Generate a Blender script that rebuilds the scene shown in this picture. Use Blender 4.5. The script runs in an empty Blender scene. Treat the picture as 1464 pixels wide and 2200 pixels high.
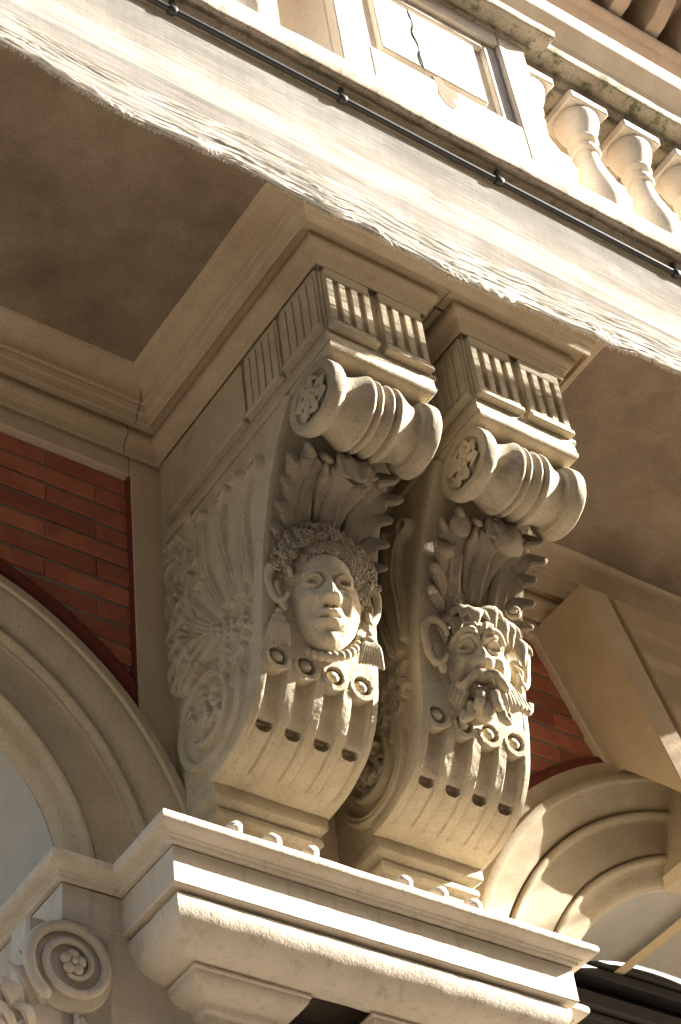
import bpy, math, random
import numpy as np
from mathutils import Matrix, Vector, Quaternion
random.seed(4); rng = np.random.default_rng(4)
R = math.radians
sc = bpy.context.scene
COL = sc.collection
Z0 = 7.13                      # height of the site datum (sill of the bracket blocks) above the street
# ------------------------------------------------------------------ camera
cam_d = bpy.data.cameras.new('camera'); cam = bpy.data.objects.new('camera', cam_d); COL.objects.link(cam)
sc.camera = cam
RW = np.array([[0.827666,-0.552171,-0.100379],[0.341236,0.637125,-0.691107],[0.445564,0.537753,0.715748]])          # rows: right, down, forward in world axes
cam.matrix_world = Matrix(((RW[0][0], -RW[1][0], -RW[2][0], (-2.8954,-4.5673,-5.5295)[0]),
                           (RW[0][1], -RW[1][1], -RW[2][1], (-2.8954,-4.5673,-5.5295)[1]),
                           (RW[0][2], -RW[1][2], -RW[2][2], (-2.8954,-4.5673,-5.5295)[2] + Z0), (0, 0, 0, 1)))
cam_d.sensor_fit = 'VERTICAL'; cam_d.sensor_height = 36.0
cam_d.lens = 4328.325 / 2200.0 * 36.0
cam_d.clip_start = 0.1; cam_d.clip_end = 500
cam_d.dof.use_dof = True; cam_d.dof.focus_distance = 7.6; cam_d.dof.aperture_fstop = 7.1
# ------------------------------------------------------------------ sky and sun
SUN = Vector((2.25, -1.0, 1.44)).normalized()
w = bpy.data.worlds.new('World'); sc.world = w; w.use_nodes = True
nt = w.node_tree; bg = nt.nodes['Background']
sky = nt.nodes.new('ShaderNodeTexSky'); sky.sky_type = 'NISHITA'; sky.sun_disc = False
sky.sun_elevation = math.asin(SUN.z); sky.sun_rotation = math.atan2(SUN.x, SUN.y)
sky.air_density = 1.0; sky.dust_density = 4.0; sky.ozone_density = 0.3
nt.links.new(sky.outputs[0], bg.inputs[0]); bg.inputs[1].default_value = 0.05
sd = bpy.data.lights.new('sun', 'SUN'); so = bpy.data.objects.new('sun', sd); COL.objects.link(so)
sd.energy = 5.0; sd.angle = R(0.53); sd.color = (1.0, 0.96, 0.90)
so.rotation_euler = (-SUN).to_track_quat('-Z', 'Y').to_euler(); so.location = (6, -6, 20)
# ------------------------------------------------------------------ exposure
sc.view_settings.view_transform = 'Standard'; sc.view_settings.look = 'None'
sc.view_settings.exposure = 2.75; sc.view_settings.gamma = 1.0
sc.view_settings.use_curve_mapping = False
sc.render.engine = 'CYCLES'
sc.cycles.max_bounces = 8; sc.cycles.diffuse_bounces = 5; sc.cycles.glossy_bounces = 2
sc.cycles.transmission_bounces = 4; sc.cycles.transparent_max_bounces = 12
sc.cycles.use_denoising = True; sc.cycles.sample_clamp_indirect = 8
# ------------------------------------------------------------------ helpers
def hsh(i, j, k, s):
    n = (i * 374761393 + j * 668265263 + k * 1440662683 + s * 974634777) & 0x7fffffff
    n = ((n ^ (n >> 13)) * 1274126177) & 0x7fffffff
    return ((n ^ (n >> 16)) & 0xffff) / 65535.0
def vn(P, scale=1.0, seed=0):
    """value noise, -1..1"""
    Q = np.asarray(P, float) * scale + 1000.0
    I = np.floor(Q).astype(np.int64); f = Q - I; f = f * f * (3 - 2 * f)
    o = 0
    for dx in (0, 1):
        for dy in (0, 1):
            for dz in (0, 1):
                wgt = (f[:, 0] if dx else 1 - f[:, 0]) * (f[:, 1] if dy else 1 - f[:, 1]) * (f[:, 2] if dz else 1 - f[:, 2])
                o = o + wgt * hsh(I[:, 0] + dx, I[:, 1] + dy, I[:, 2] + dz, seed)
    return o * 2 - 1
def fbm(P, scale, seed=0, n=3):
    return sum(vn(P, scale * 2 ** i, seed + i) * 0.5 ** i for i in range(n)) / 1.75
BASE = {}
def mk(name, V, F, mat, parent=None, ang=38, rough=0.0, rs=14.0, kind=None, base=None):
    """V, F in site coordinates -> one mesh object; rough = weathering amplitude in metres"""
    V = np.asarray(V, float).reshape(-1, 3)
    if rough:
        V = V + rough * np.stack([fbm(V, rs, 11), fbm(V, rs, 23), fbm(V, rs, 37)], 1)
    b = np.array(BASE[parent.name] if parent is not None else (base if base is not None else (0, 0, 0)), float)
    me = bpy.data.meshes.new(name)
    me.from_pydata((V - b).tolist(), [], [tuple(int(i) for i in f) for f in F])
    me.materials.append(mat); me.update()
    me.shade_smooth()
    if ang < 179: me.set_sharp_from_angle(angle=R(ang))
    o = bpy.data.objects.new(name, me); COL.objects.link(o)
    if parent is not None:
        o.parent = parent
    else:
        o.location = (b[0], b[1], b[2] + Z0)
    BASE[o.name] = tuple(b)
    if kind: o['kind'] = kind
    return o
def thing(name, label, cat, base=(0, 0, 0), group=None):
    o = bpy.data.objects.new(name, None); COL.objects.link(o); o.empty_display_size = 0.2
    o.location = (base[0], base[1], base[2] + Z0)
    o['label'] = label; o['category'] = cat
    if group: o['group'] = group
    BASE[o.name] = tuple(base)
    return o
def tag(o, label, cat, group=None):
    o['label'] = label; o['category'] = cat
    if group: o['group'] = group
    return o
class MB:
    def __init__(s): s.V = []; s.F = []; s.n = 0
    def add(s, V, F):
        V = np.asarray(V, float).reshape(-1, 3)
        s.V.append(V); s.F += [tuple(int(i) + s.n for i in f) for f in F]; s.n += len(V); return s
    def get(s): return np.concatenate(s.V), s.F
def grid(P):
    """P (n,m,3) -> V,F"""
    n, m = P.shape[:2]
    idx = np.arange(n * m).reshape(n, m)
    F = np.stack([idx[:-1, :-1], idx[1:, :-1], idx[1:, 1:], idx[:-1, 1:]], -1).reshape(-1, 4)
    return P.reshape(-1, 3), F.tolist()
def box(x0, x1, y0, y1, z0, z1, b=0.0):
    """box with chamfered edges"""
    if b <= 0:
        V = [(x, y, z) for x in (x0, x1) for y in (y0, y1) for z in (z0, z1)]
        F = [(0, 1, 3, 2), (4, 6, 7, 5), (0, 4, 5, 1), (2, 3, 7, 6), (0, 2, 6, 4), (1, 5, 7, 3)]
        return np.array(V, float), F
    b = min(b, abs(x1 - x0) * .45, abs(y1 - y0) * .45, abs(z1 - z0) * .45)
    V = []; K = {}
    for ix, x in enumerate((x0, x1)):
        for iy, y in enumerate((y0, y1)):
            for iz, z in enumerate((z0, z1)):
                sx, sy, sz = 1 - 2 * ix, 1 - 2 * iy, 1 - 2 * iz
                for ax in range(3):
                    p = [x + sx * b, y + sy * b, z + sz * b]; p[ax] = (x, y, z)[ax]
                    K[ix, iy, iz, ax] = len(V); V.append(p)
    F = []
    def q(*k): F.append(tuple(K[i] for i in k))
    q((0,0,0,0),(0,0,1,0),(0,1,1,0),(0,1,0,0)); q((1,0,0,0),(1,1,0,0),(1,1,1,0),(1,0,1,0))
    q((0,0,0,1),(1,0,0,1),(1,0,1,1),(0,0,1,1)); q((0,1,0,1),(0,1,1,1),(1,1,1,1),(1,1,0,1))
    q((0,0,0,2),(0,1,0,2),(1,1,0,2),(1,0,0,2)); q((0,0,1,2),(1,0,1,2),(1,1,1,2),(0,1,1,2))
    for a in (0, 1):
        for c in (0, 1):
            q((a,c,0,0),(a,c,1,0),(a,c,1,1),(a,c,0,1)); q((a,0,c,0),(a,1,c,0),(a,1,c,2),(a,0,c,2)); q((0,a,c,1),(1,a,c,1),(1,a,c,2),(0,a,c,2))
            for e in (0, 1): q((a,c,e,0),(a,c,e,1),(a,c,e,2))
    return np.array(V, float), F
def cham(prof, r=0.004):
    """chamfer the corners of an open profile"""
    P = [np.array(p, float) for p in prof]; out = [P[0]]
    for a, b, c in zip(P, P[1:], P[2:]):
        la, lc = np.linalg.norm(b - a), np.linalg.norm(c - b)
        if la < 1e-6 or lc < 1e-6: continue
        ca = np.dot((b - a) / la, (c - b) / lc)
        if ca > 0.9: out.append(b); continue
        k = min(r, la * .4, lc * .4)
        out += [b + (a - b) / la * k, b + (c - b) / lc * k]
    return [tuple(p) for p in out + [P[-1]]]
def arc(cx, cz, r, a0, a1, n=7, rz=None):
    return [(cx + r * math.cos(R(a0 + (a1 - a0) * i / n)), cz + (rz or r) * math.sin(R(a0 + (a1 - a0) * i / n))) for i in range(n + 1)]
def sweep(prof, path, step=0.06):
    """profile (d,z) swept along an XY path; d grows to the right of travel, mitred corners"""
    path = [np.array(p, float) for p in path]
    nrm = []
    for a, b in zip(path, path[1:]):
        t = (b - a) / np.linalg.norm(b - a); nrm.append(np.array([t[1], -t[0]]))
    offs = []
    for i in range(len(path)):
        if i == 0: offs.append(nrm[0])
        elif i == len(path) - 1: offs.append(nrm[-1])
        else:
            s = nrm[i - 1] + nrm[i]; offs.append(s / (1 + np.dot(nrm[i - 1], nrm[i])))
    rows = []
    pr = np.array(prof, float)
    for i in range(len(path) - 1):
        L = np.linalg.norm(path[i + 1] - path[i]); n = max(1, int(L / step))
        for k in range(n + (i == len(path) - 2)):
            t = k / n
            o0 = path[i][None] + pr[:, :1] * offs[i][None]; o1 = path[i + 1][None] + pr[:, :1] * offs[i + 1][None]
            xy = o0 * (1 - t) + o1 * t
            rows.append(np.concatenate([xy, pr[:, 1:2]], 1))
    return grid(np.array(rows))
def revolve(prof, cx, cz, a0, a1, n):
    """profile (r,y) swept about the Y axis through (cx,cz); degrees from +x towards +z"""
    rows = []
    for i in range(n + 1):
        a = R(a0 + (a1 - a0) * i / n)
        rows.append([(cx + r * math.cos(a), y, cz + r * math.sin(a)) for r, y in prof])
    return grid(np.array(rows))
def lathe(prof, c, axis='x', n=48):
    """profile (t,r) along an axis through c"""
    rows = []
    for i in range(n + 1):
        a = 2 * math.pi * i / n; ca, sa = math.cos(a), math.sin(a)
        if axis == 'x': rows.append([(c[0] + t, c[1] + r * ca, c[2] + r * sa) for t, r in prof])
        elif axis == 'z': rows.append([(c[0] + r * ca, c[1] + r * sa, c[2] + t) for t, r in prof])
        else: rows.append([(c[0] + r * ca, c[1] + t, c[2] + r * sa) for t, r in prof])
    return grid(np.array(rows))
def catmull(P, n=8):
    P = np.array(P, float); Q = np.concatenate([2 * P[:1] - P[1:2], P, 2 * P[-1:] - P[-2:-1]]); out = []
    for i in range(len(P) - 1):
        a, b, c, d = Q[i:i + 4]
        for k in range(n):
            t = k / n
            out.append(.5 * ((2 * b) + (-a + c) * t + (2 * a - 5 * b + 4 * c - d) * t * t + (-a + 3 * b - 3 * c + d) * t ** 3))
    return np.array(out + [P[-1]])
def tube(pts, rad, n=10, flat=1.0, nrm=None, sub=5, groove=0.0):
    """tapered tube along a smooth 3-D path; flat < 1 squashes it along nrm; groove cuts a channel on the nrm side"""
    P = catmull(pts, sub); rr = np.interp(np.linspace(0, 1, len(P)), np.linspace(0, 1, len(rad)), rad)
    T = np.gradient(P, axis=0); T /= np.linalg.norm(T, axis=1)[:, None] + 1e-9
    N0 = np.array(nrm if nrm is not None else (0.13, 0.31, 0.94), float); rows = []
    for p, t, r in zip(P, T, rr):
        a = np.cross(t, N0); a /= np.linalg.norm(a) + 1e-9; b = np.cross(a, t)
        row = []
        for k in range(n):
            th = 2 * math.pi * k / n; c, s = math.cos(th), math.sin(th)
            g = 1 - groove * math.exp(-(c / .35) ** 2) if s > 0 else 1
            row.append(p + r * (a * c + b * s * flat * g))
        row.append(row[0]); rows.append(row)
    for end in (0, -1):                                     # rounded ends
        p, t, r = P[end], T[end] * (1 if end else -1), rr[end]
        ring_ = np.array(rows[end]); ext = [p + t * r * .8 * h_ + (ring_ - p) * k_ for h_, k_ in ((.45, .86), (.8, .55), (.97, .2))]
        if end == 0: rows = ext[::-1] + rows
        else: rows = rows + ext
    V, F = grid(np.array([np.array(q_) for q_ in rows])); m = n + 1; L = len(rows)
    V = np.concatenate([V, [V[:n].mean(0)], [V[-n:].mean(0)]]); q0, q1 = len(V) - 2, len(V) - 1
    F += [(q0, k, k + 1) for k in range(n)] + [(q1, (L - 1) * m + k + 1, (L - 1) * m + k) for k in range(n)]
    return V, F
def ball(c, r, n=10, m=8, rot=None):
    r = np.array(r if hasattr(r, '__len__') else (r, r, r), float); rows = []
    for i in range(m + 1):
        ph = math.pi * i / m
        rows.append([(math.sin(ph) * math.cos(2 * math.pi * k / n), math.sin(ph) * math.sin(2 * math.pi * k / n), math.cos(ph)) for k in range(n + 1)])
    V, F = grid(np.array(rows)); V = V * r
    if rot is not None: V = V @ np.array(rot)
    return V + np.array(c), F
def prism(poly, y0, y1, b=0.004):
    """polygon in (x,z), counter-clockwise seen from -y, between front y0 and back y1, chamfered front edge"""
    P = np.array(poly, float); n = len(P); c = P.mean(0)
    e = np.roll(P, -1, 0) - P; L = np.linalg.norm(e, axis=1)[:, None] + 1e-9; nin = np.stack([-e[:, 1], e[:, 0]], 1) / L
    if np.dot(nin[0], c - P[0]) < 0: nin = -nin
    s = nin + np.roll(nin, 1, 0); s /= (1 + (nin * np.roll(nin, 1, 0)).sum(1))[:, None] + 1e-6
    I = P + s * b
    V = [(x, y0, z) for x, z in I] + [(x, y0 + b, z) for x, z in P] + [(x, y1, z) for x, z in P]
    F = [tuple(range(n))]
    for k in range(n):
        k2 = (k + 1) % n
        F += [(k, k2, n + k2, n + k), (n + k, n + k2, 2 * n + k2, 2 * n + k)]
    return np.array(V, float), F
def clip(poly, nx, nz, c):
    """keep the side nx*x+nz*z >= c"""
    out = []
    for p, q in zip(poly, poly[1:] + poly[:1]):
        a, b = nx * p[0] + nz * p[1] - c, nx * q[0] + nz * q[1] - c
        if a >= 0: out.append(p)
        if (a >= 0) != (b >= 0):
            t = a / (a - b); out.append((p[0] + t * (q[0] - p[0]), p[1] + t * (q[1] - p[1])))
    return out
# ------------------------------------------------------------------ materials
def nodes(name):
    m = bpy.data.materials.new(name); m.use_nodes = True; n = m.node_tree.nodes; l = m.node_tree.links
    b = n['Principled BSDF']; b.inputs['Specular IOR Level'].default_value = 0.25
    return m, n, l, b
def tex(n, l, kind, scale, det=4, rough=.6, vec=None, **k):
    t = n.new('ShaderNodeTex' + kind); t.inputs['Scale'].default_value = scale
    if kind == 'Noise': t.inputs['Detail'].default_value = det; t.inputs['Roughness'].default_value = rough
    for a, v in k.items(): setattr(t, a, v)
    if vec is not None: l.new(vec, t.inputs['Vector'])
    return t
def ramp(n, l, src, stops):
    r = n.new('ShaderNodeValToRGB'); e = r.color_ramp.elements
    while len(e) > 1: e.remove(e[0])
    for i, (p, c) in enumerate(stops):
        x = e[0] if i == 0 else e.new(p)
        x.position = p; x.color = (*c, 1) if len(c) == 3 else c
    l.new(src, r.inputs[0]); return r
def mix(n, l, fac, a, b, mode='MIX'):
    x = n.new('ShaderNodeMix'); x.data_type = 'RGBA'; x.blend_type = mode
    for s, v in ((x.inputs[0], fac), (x.inputs[6], a), (x.inputs[7], b)):
        if hasattr(v, 'is_output') or hasattr(v, 'links'): l.new(v, s)
        elif isinstance(v, (int, float)): s.default_value = v
        else: s.default_value = (*v, 1)
    return x.outputs[2]
def bump(n, l, b, hs, dist=.004, strength=.6):
    prev = None
    for h, d_, s_ in hs:
        bp = n.new('ShaderNodeBump'); bp.inputs['Distance'].default_value = d_; bp.inputs['Strength'].default_value = s_
        l.new(h, bp.inputs['Height'])
        if prev: l.new(prev, bp.inputs['Normal'])
        prev = bp.outputs['Normal']
    l.new(prev, b.inputs['Normal'])
def coords(n, l, scl=(1, 1, 1)):
    tc = n.new('ShaderNodeNewGeometry'); mp = n.new('ShaderNodeMapping'); mp.inputs['Scale'].default_value = scl
    l.new(tc.outputs['Position'], mp.inputs['Vector']); return mp.outputs['Vector']
def stone(name, col, stain, pale, grain=.5, pits=.5, stain_amt=.5, moss=0.0, streak=0.0, soot=0.0):
    m, n, l, b = nodes(name); P = coords(n, l)
    big = tex(n, l, 'Noise', 2.2, 6, .62, P); mid = tex(n, l, 'Noise', 9, 6, .65, P); fine = tex(n, l, 'Noise', 170, 3, .7, P)
    c = mix(n, l, ramp(n, l, mid.outputs[0], [(.35, (0, 0, 0)), (.72, (1, 1, 1))]).outputs[0], col, pale)
    f = ramp(n, l, big.outputs[0], [(.46, (0, 0, 0)), (.70, (stain_amt,) * 3)])
    c = mix(n, l, f.outputs[0], c, stain)
    sp = ramp(n, l, fine.outputs[0], [(.36, (1, 1, 1)), (.46, (0, 0, 0))])
    sm = n.new('ShaderNodeMath'); sm.operation = 'MULTIPLY'; sm.inputs[1].default_value = grain; l.new(sp.outputs[0], sm.inputs[0])
    c = mix(n, l, sm.outputs[0], c, tuple(v * .45 for v in stain))
    if soot:
        sn = tex(n, l, 'Noise', 5.5, 7, .7, P); sf = ramp(n, l, sn.outputs[0], [(.55, (0, 0, 0)), (.68, (soot,) * 3)])
        c = mix(n, l, sf.outputs[0], c, (.10, .085, .07))
    if streak:
        P2 = coords(n, l, (26, 26, 1.3)); st = tex(n, l, 'Noise', 1.0, 4, .6, P2)
        sf = ramp(n, l, st.outputs[0], [(.56, (0, 0, 0)), (.72, (streak,) * 3)]); c = mix(n, l, sf.outputs[0], c, tuple(v * .55 for v in stain))
    if moss:
        mn = tex(n, l, 'Noise', 13, 7, .7, P); mf = ramp(n, l, mn.outputs[0], [(.52, (0, 0, 0)), (.62, (moss,) * 3)])
        c = mix(n, l, mf.outputs[0], c, (.10, .105, .045))
    l.new(c, b.inputs['Base Color']); b.inputs['Roughness'].default_value = .88
    vo = tex(n, l, 'Voronoi', 95, vec=P); pr = ramp(n, l, vo.outputs['Distance'], [(.08, (0, 0, 0)), (.3, (1, 1, 1))])
    md = tex(n, l, 'Noise', 38, 5, .7, P)
    bump(n, l, b, [(md.outputs[0], .007, .55), (fine.outputs[0], .003, .5 * grain + .2), (pr.outputs[0], .003, pits * .6)])
    return m
M_wall = stone('stone_wall', (.58, .47, .33), (.46, .36, .235), (.63, .52, .375), .2, .2, .6)
M_brk = stone('stone_bracket', (.46, .385, .265), (.32, .255, .165), (.52, .44, .305), .45, .55, .6, soot=.25)
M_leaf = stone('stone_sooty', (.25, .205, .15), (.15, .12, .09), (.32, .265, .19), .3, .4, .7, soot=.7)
M_bol = stone('stone_weathered', (.39, .325, .225), (.24, .195, .13), (.47, .395, .275), .55, .6, .7, soot=.6)
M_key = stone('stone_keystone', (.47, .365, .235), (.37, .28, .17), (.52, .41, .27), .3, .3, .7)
M_imp = stone('stone_impost', (.55, .475, .365), (.42, .345, .24), (.61, .54, .43), .25, .35, .6, streak=.4)
M_cor = stone('stone_cornice', (.48, .375, .245), (.37, .27, .165), (.54, .43, .29), .45, .35, .7)
M_bal = stone('stone_balustrade', (.60, .535, .44), (.46, .38, .27), (.66, .60, .52), .4, .4, .5)
M_ledge = stone('stone_ledge', (.44, .37, .28), (.28, .215, .14), (.52, .45, .35), .9, .8, .9, moss=.6)
M_moss = stone('stone_mossy', (.42, .36, .27), (.25, .20, .13), (.50, .44, .33), .9, .9, .9, moss=.9)
M_arch = stone('stone_arch', (.47, .385, .255), (.37, .295, .185), (.53, .44, .30), .5, .3, .55)
M_rev = stone('plaster_reveal', (.40, .37, .31), (.35, .32, .26), (.44, .41, .35), .15, .1, .4)
M_rib = stone('stone_rib', (.56, .43, .24), (.45, .32, .16), (.60, .48, .3), .5, .3, .5)
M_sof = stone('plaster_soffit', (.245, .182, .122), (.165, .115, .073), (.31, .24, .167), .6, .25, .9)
M_up = stone('stone_upper', (.40, .31, .22), (.30, .22, .15), (.45, .36, .26), .3, .2, .5)
def brickmat():
    m, n, l, b = nodes('red_brick'); P = coords(n, l); oi = n.new('ShaderNodeObjectInfo')
    r = ramp(n, l, oi.outputs['Random'], [(0, (.30, .10, .06)), (.3, (.42, .15, .085)), (.65, (.50, .18, .10)), (1, (.36, .12, .07))])
    big = tex(n, l, 'Noise', 7, 5, .7, P); c = mix(n, l, ramp(n, l, big.outputs[0], [(.45, (0, 0, 0)), (.75, (.6, .6, .6))]).outputs[0], r.outputs[0], (.20, .052, .03))
    P2 = coords(n, l, (60, 60, 3)); st = tex(n, l, 'Noise', 1, 3, .6, P2)
    c = mix(n, l, ramp(n, l, st.outputs[0], [(.6, (0, 0, 0)), (.75, (.35, .35, .35))]).outputs[0], c, (.42, .15, .08))
    sp = tex(n, l, 'Noise', 75, 3, .7, P); c = mix(n, l, ramp(n, l, sp.outputs[0], [(.30, (.8, .8, .8)), (.36, (0, 0, 0))]).outputs[0], c, (.06, .03, .02))
    l.new(c, b.inputs['Base Color']); b.inputs['Roughness'].default_value = .85
    bump(n, l, b, [(big.outputs[0], .006, .5), (sp.outputs[0], .003, .5)]); return m
M_brick = brickmat()
def simple(name, col, rough=.7, var=.25, scale=20, bmp=.4, metal=0.0, spec=.3):
    m, n, l, b = nodes(name); P = coords(n, l); t = tex(n, l, 'Noise', scale, 5, .6, P)
    c = mix(n, l, t.outputs[0], tuple(v * (1 - var) for v in col), tuple(min(1, v * (1 + var)) for v in col))
    l.new(c, b.inputs['Base Color']); b.inputs['Roughness'].default_value = rough; b.inputs['Metallic'].default_value = metal
    b.inputs['Specular IOR Level'].default_value = spec
    bump(n, l, b, [(t.outputs[0], .003, bmp)]); return m
M_mort = simple('mortar', (.25, .215, .165), .95, .4, 40, .9)
M_red = simple('red_paint_brick', (.17, .040, .024), .8, .3, 14, .5)
M_hose = simple('black_pipe', (.045, .043, .040), .42, .3, 30, .15, spec=.5)
M_dark = simple('dark_paint', (.05, .045, .04), .5, .2, 12, .1)
M_glass = simple('dark_glass', (.02, .02, .022), .08, .1, 3, .02, spec=.6)
M_road = simple('street_paving', (.17, .145, .12), .9, .25, 3, .4)
M_opp = simple('brick_opposite', (.19, .15, .115), .9, .15, 2, .2)
def netmat():
    m = bpy.data.materials.new('white_netting'); m.use_nodes = True; n = m.node_tree.nodes; l = m.node_tree.links
    n.remove(n['Principled BSDF']); out = n['Material Output']; P = coords(n, l)
    P1 = coords(n, l, (5, 1, 240)); w1 = tex(n, l, 'Noise', 1.0, 2, .5, P1)
    P2 = coords(n, l, (95, 1, 1)); w2 = tex(n, l, 'Noise', 1.0, 2, .5, P2)
    P3 = coords(n, l, (3.0, 1, 7)); w3 = tex(n, l, 'Noise', 1.0, 4, .6, P3)
    a = n.new('ShaderNodeMath'); a.operation = 'MULTIPLY_ADD'; l.new(w1.outputs[0], a.inputs[0]); a.inputs[1].default_value = 1.5; 
    c = n.new('ShaderNodeMath'); c.operation = 'MULTIPLY_ADD'; l.new(w2.outputs[0], c.inputs[0]); c.inputs[1].default_value = .22; c.inputs[2].default_value = -.66
    l.new(c.outputs[0], a.inputs[2])
    a2 = n.new('ShaderNodeMath'); a2.operation = 'MULTIPLY_ADD'; l.new(w3.outputs[0], a2.inputs[0]); a2.inputs[1].default_value = .9
    l.new(a.outputs[0], a2.inputs[2]); 
    hole = ramp(n, l, a2.outputs[0], [(.42, (.04, .04, .04)), (.82, (.55, .55, .55))])
    df = n.new('ShaderNodeBsdfDiffuse'); dc = ramp(n, l, w1.outputs[0], [(.34, (.30, .28, .245)), (.60, (.60, .58, .54))]); l.new(dc.outputs[0], df.inputs[0])  # darker stripes paint the shadows between threads into the net colour
    tl = n.new('ShaderNodeBsdfTranslucent'); tl.inputs[0].default_value = (.62, .57, .48, 1)
    m1 = n.new('ShaderNodeMixShader'); m1.inputs[0].default_value = .38; l.new(df.outputs[0], m1.inputs[1]); l.new(tl.outputs[0], m1.inputs[2])
    tr = n.new('ShaderNodeBsdfTransparent'); m2 = n.new('ShaderNodeMixShader')
    l.new(hole.outputs[0], m2.inputs[0]); l.new(m1.outputs[0], m2.inputs[1]); l.new(tr.outputs[0], m2.inputs[2])
    bp = n.new('ShaderNodeBump'); bp.inputs['Distance'].default_value = .006; bp.inputs['Strength'].default_value = .7
    l.new(w1.outputs[0], bp.inputs['Height']); l.new(bp.outputs[0], df.inputs['Normal'])
    l.new(m2.outputs[0], out.inputs[0]); return m
M_net = netmat()
M_dirt = simple('dirt_joint', (.13, .105, .075), .95, .5, 60, .9)
M_core_shade = simple('broken_core_shade', (.17, .12, .07), .9, .5, 25, .9)  # exposed stone, coloured darker to paint in the shade of the hole
M_thread = simple('white_thread', (.74, .70, .62), .9, .2, 50, .2)
# ================================================================== setting
yF = -1.1425; XL0, XL1, XR0, XR1 = 0.0, 0.45, 0.6539, 1.1068
GZ = -Z0
o = mk('street', *grid(np.array([[(-80, -60, GZ), (-80, 12, GZ)], [(90, -60, GZ), (90, 12, GZ)]])), M_road, kind='structure')
o = mk('pavement', *box(-40, 50, -4.2, 0.6, GZ - .3, GZ + .13, .02), M_road, kind='structure')
tb = thing('opposite_building', 'plain dark brick building across the street from the balcony', 'building', (0, -17, GZ))
mk('wall', *box(-30, 34, -25, -17, GZ, GZ + 19), M_opp, tb)
mk('roof_ledge', *box(-30.2, 34.2, -25.2, -16.8, GZ + 19, GZ + 19.5, .03), M_opp, tb)
for i in range(14):
    wnd = mk('window', *box(-28 + i * 4.4, -26.4 + i * 4.4, -17.05, -16.9, GZ + 4.4, GZ + 6.9, .02), M_dark, tb)
    mk('pane', *box(-27.9 + i * 4.4, -26.5 + i * 4.4, -16.9, -16.88, GZ + 4.5, GZ + 6.8), M_glass, wnd)

# ------------------------------------------------------------------ facade wall with brick panels
fw = thing('facade_wall', 'stone facade wall with red brick spandrels behind the brackets', 'wall', (0, 0, GZ))
mk('pilaster_strip', *box(-.133, 1.24, 0, .12, -7.1, .44, .004), M_wall, fw)
mk('frieze_band', *box(-3.4, -.136, .0, .12, .25, .44, .005), M_wall, fw)
mk('frieze_band', *box(1.243, 4.6, .0, .12, .26, .44, .005), M_wall, fw)
mk('jamb', *box(-.386, -.137, .10, 1.0, -7.1, -1.72, .01), M_wall, fw)
mk('jamb', *box(1.244, 1.60, .10, 1.0, -7.1, -1.72, .01), M_wall, fw)
# upper storey behind the balustrade
uw = thing('upper_storey', 'upper storey with corbelled cornice and red brick band above the balcony', 'building', (0, 0.3, .6))
mk('wall', *box(-5, 14, .3, .8, .44, 14), M_up, uw)
mk('brick_band', *box(-5, 14, .27, .3, 7.12, 7.62), M_brick, uw)
mk('string_course', *sweep(cham([(0, 6.7), (.12, 6.72), (.16, 6.82), (.30, 6.86), (.32, 7.0), (.28, 7.06), (0, 7.1)], .01), [(-5, .3), (14, .3)], .5), M_bal, uw)
mk('cornice_moulding', *sweep(cham([(0, 7.62), (.10, 7.64), (.14, 7.74), (.2, 7.76), (.2, 7.82), (.05, 7.84), (.05, 8.3), (.7, 8.34), (.74, 8.5), (.8, 8.7), (0, 8.75)], .012), [(-5, .3), (14, .3)], .5), M_up, uw)
cb = None
for i in range(34):
    xx = 1.5 + i * .36
    if cb is None:
        pr_ = np.array([(0, 7.86), (.25, 7.9), (.42, 8.0), (.52, 8.14), (.55, 8.3)])
        rows = np.array([[(xx + s * .075, .3 - .05 - p[0] * .95, p[1]) for s in (-1, -.85, .85, 1)] for p in pr_])
        rows[:, 0, 1] = rows[:, 3, 1] = .25
        cb = mk('corbel', *grid(rows), M_up, uw); x_first = xx
    else:
        c2 = cb.copy(); c2.location.x = xx - x_first; COL.objects.link(c2)

def brick_panel(name, x0, x1, z0, z1, cx, cz, r, planes):
    """mortar bed plus single bricks clipped by the arch (cx,cz,r) and by half planes"""
    bm = MB(); n = 40
    xs = np.linspace(x0, x1, n)
    top = []; bot = []
    for x in xs:
        zl = z0
        if abs(x - cx) < r: zl = max(z0, cz + math.sqrt(r * r - (x - cx) ** 2))
        bot.append((x, .0405, min(zl, z1))); top.append((x, .0405, z1))
    bed = mk(name, *grid(np.array([bot, top])), M_mort, fw)
    ch, j, bl = .0985, .015, .42
    row = 0; z = z1
    while z > z0:
        zt, zb = z - .003, z - ch + j
        off = (row % 2) * bl / 2 + .07
        x = x1 + off
        while x > x0 - bl:
            a, b_ = x - bl + .0022, x
            poly = [(max(a, x0), zb), (min(b_, x1), zb), (min(b_, x1), zt), (max(a, x0), zt)]
            x -= bl
            if poly[1][0] - poly[0][0] < .03: continue
            mx, mz = (poly[0][0] + poly[1][0]) / 2, (zb + zt) / 2
            for pl in planes: poly = clip(poly, *pl) if len(poly) > 2 else poly
            if len(poly) < 3: continue
            mx = sum(p[0] for p in poly) / len(poly); mz = sum(p[1] for p in poly) / len(poly)
            dx, dz = mx - cx, mz - cz; L = math.hypot(dx, dz); dx /= L; dz /= L
            poly = clip(poly, dx, dz, dx * cx + dz * cz + r)
            if len(poly) < 3: continue
            ar = .5 * abs(sum(p[0] * q[1] - q[0] * p[1] for p, q in zip(poly, poly[1:] + poly[:1])))
            if ar < .0006: continue
            poly = [(p[0] + random.uniform(-.0015, .0015), p[1] + random.uniform(-.002, .002)) for p in poly]
            mk('brick', *prism(poly, .032 + random.uniform(-.003, .004), .062, .004), M_brick, bed)
        z -= ch; row += 1
    return bed
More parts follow.
